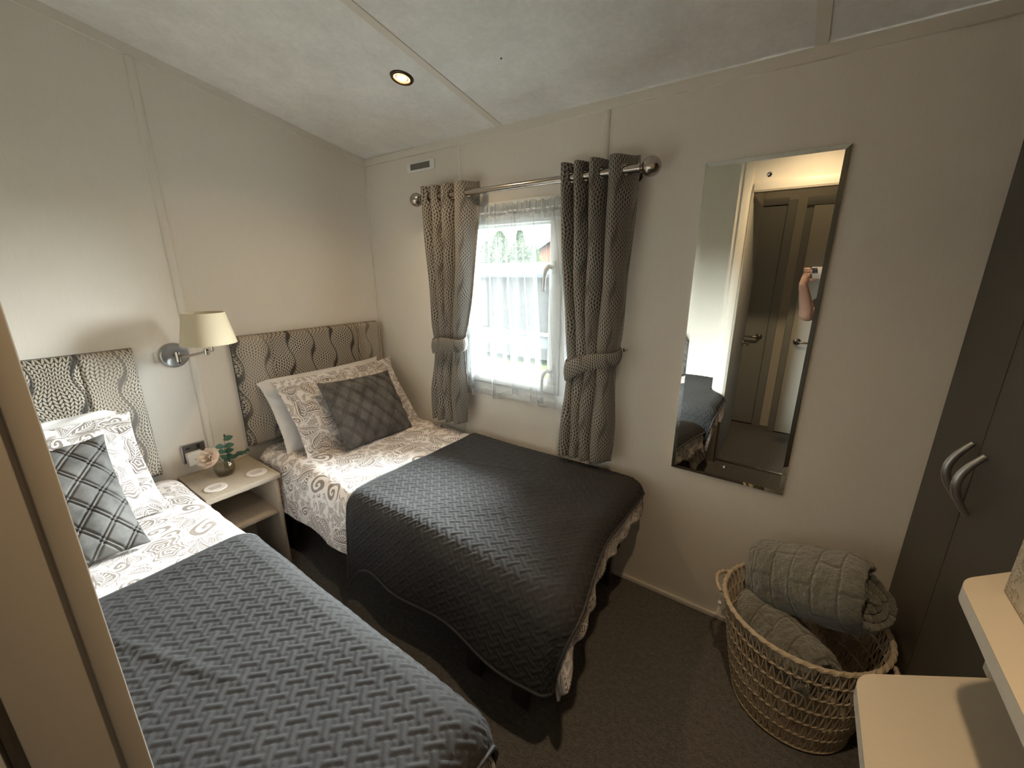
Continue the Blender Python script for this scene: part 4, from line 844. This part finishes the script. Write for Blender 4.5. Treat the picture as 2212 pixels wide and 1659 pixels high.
hand(1, -.014, (2.168, -1.690, 1.325), (2.225, -1.835, 1.115), (2.400, -1.985, 1.285))
hand(-1, .133, (2.365, -1.640+.02, 1.31), (2.60, -1.80, 1.09), (2.70, -1.985, 1.285))
limb(bm_, [(2.55,-2.0,.90),(2.55,-1.995,1.05),(2.55,-1.99,1.22),(2.55,-1.99,1.33)], [.15,.13,.14,.085])
limb(bm_, [(2.42,-1.99,1.27),(2.68,-1.99,1.27)], [.065,.065]); limb(bm_, [(2.55,-1.99,1.33),(2.55,-1.975,1.40)], [.052,.050])
for sx in (-.085, .085): limb(bm_, [(2.55+sx,-2.0,.88),(2.55+sx*1.1,-1.985,.47),(2.55+sx*1.1,-2.0,.09),(2.55+sx*1.1,-1.99,.055),(2.55+sx*1.15,-1.87,.035)], [.088,.060,.040,.038,.030])
bm_.ball((2.55,-1.955,1.485), .083, 14, (.86,1.0,1.22))                                  # skull and jaw
limb(bm_, [(2.55,-1.90,1.43),(2.55,-1.885,1.415)], [.05,.035]); limb(bm_, [(2.55,-1.872,1.49),(2.55,-1.858,1.462)], [.008,.012])
for sx in (-1, 1): bm_.ball((2.55+sx*.072,-1.965,1.475), .017, 6, (.4,.8,1.3))
body = bm_.build('body', 'skin', pe)
rm = body.modifiers.new('remesh', 'REMESH'); rm.mode = 'VOXEL'; rm.voxel_size = .0052; rm.use_smooth_shade = True
sm = body.modifiers.new('smooth', 'SMOOTH'); sm.factor = .5; sm.iterations = 3
m = MB(po2); limb(m, [(2.55,-2.0,.84),(2.55,-1.995,1.05),(2.55,-1.99,1.22),(2.55,-1.99,1.325)], [.175,.165,.172,.082]); limb(m, [(2.42,-1.99,1.272),(2.68,-1.99,1.272)], [.084,.084])
limb(m, [(2.42,-1.985,1.275),(2.34,-1.935,1.21),(2.285,-1.888,1.165)], [.080,.072,.068]); limb(m, [(2.68,-1.985,1.275),(2.67,-1.93,1.22),(2.64,-1.88,1.17)], [.080,.072,.068])
o = m.build('shirt', 'cloth', pe); rm = o.modifiers.new('remesh', 'REMESH'); rm.mode = 'VOXEL'; rm.voxel_size = .009; rm.use_smooth_shade = True
m = MB(po2)
for sx in (-.085, .085): limb(m, [(2.55+sx*.8,-2.0,.90),(2.55+sx*1.1,-1.985,.47),(2.55+sx*1.1,-2.0,.08)], [.118,.086,.066])
o = m.build('trousers', 'denim', pe); rm = o.modifiers.new('remesh', 'REMESH'); rm.mode = 'VOXEL'; rm.voxel_size = .009; rm.use_smooth_shade = True
m = MB(po2); m.ball((2.55,-1.975,1.51), .092, 12, (.9,.98,1.12)); m.ball((2.55,-2.02,1.43), .06, 10, (1.1,.8,1.4)); m.build('hair', 'hair', pe)
for sx in (-1, 1):
    ey = MB(po2).ball((2.55+sx*.029,-1.886,1.494), .0105, 10, (1.2,1,.75)).build('eye', 'plastic', pe); MB(po2).ball((2.55+sx*.029,-1.8785,1.494), .0048, 8, (1,.7,1)).build('iris', 'hair', ey)
    MB(po2).tube([(2.55+sx*.014,-1.872,1.512),(2.55+sx*.030,-1.872,1.517),(2.55+sx*.046,-1.881,1.511)], [.003,.0035,.0015], 6).build('eyebrow', 'hair', pe)
m = MB(po2); m.tube([(2.530,-1.866,1.436),(2.542,-1.860,1.437),(2.55,-1.858,1.436),(2.558,-1.860,1.437),(2.570,-1.866,1.436)], [.002,.0045,.004,.0045,.002], 6); m.build('mouth', simple('lips', (.4,.16,.13), .5), pe)
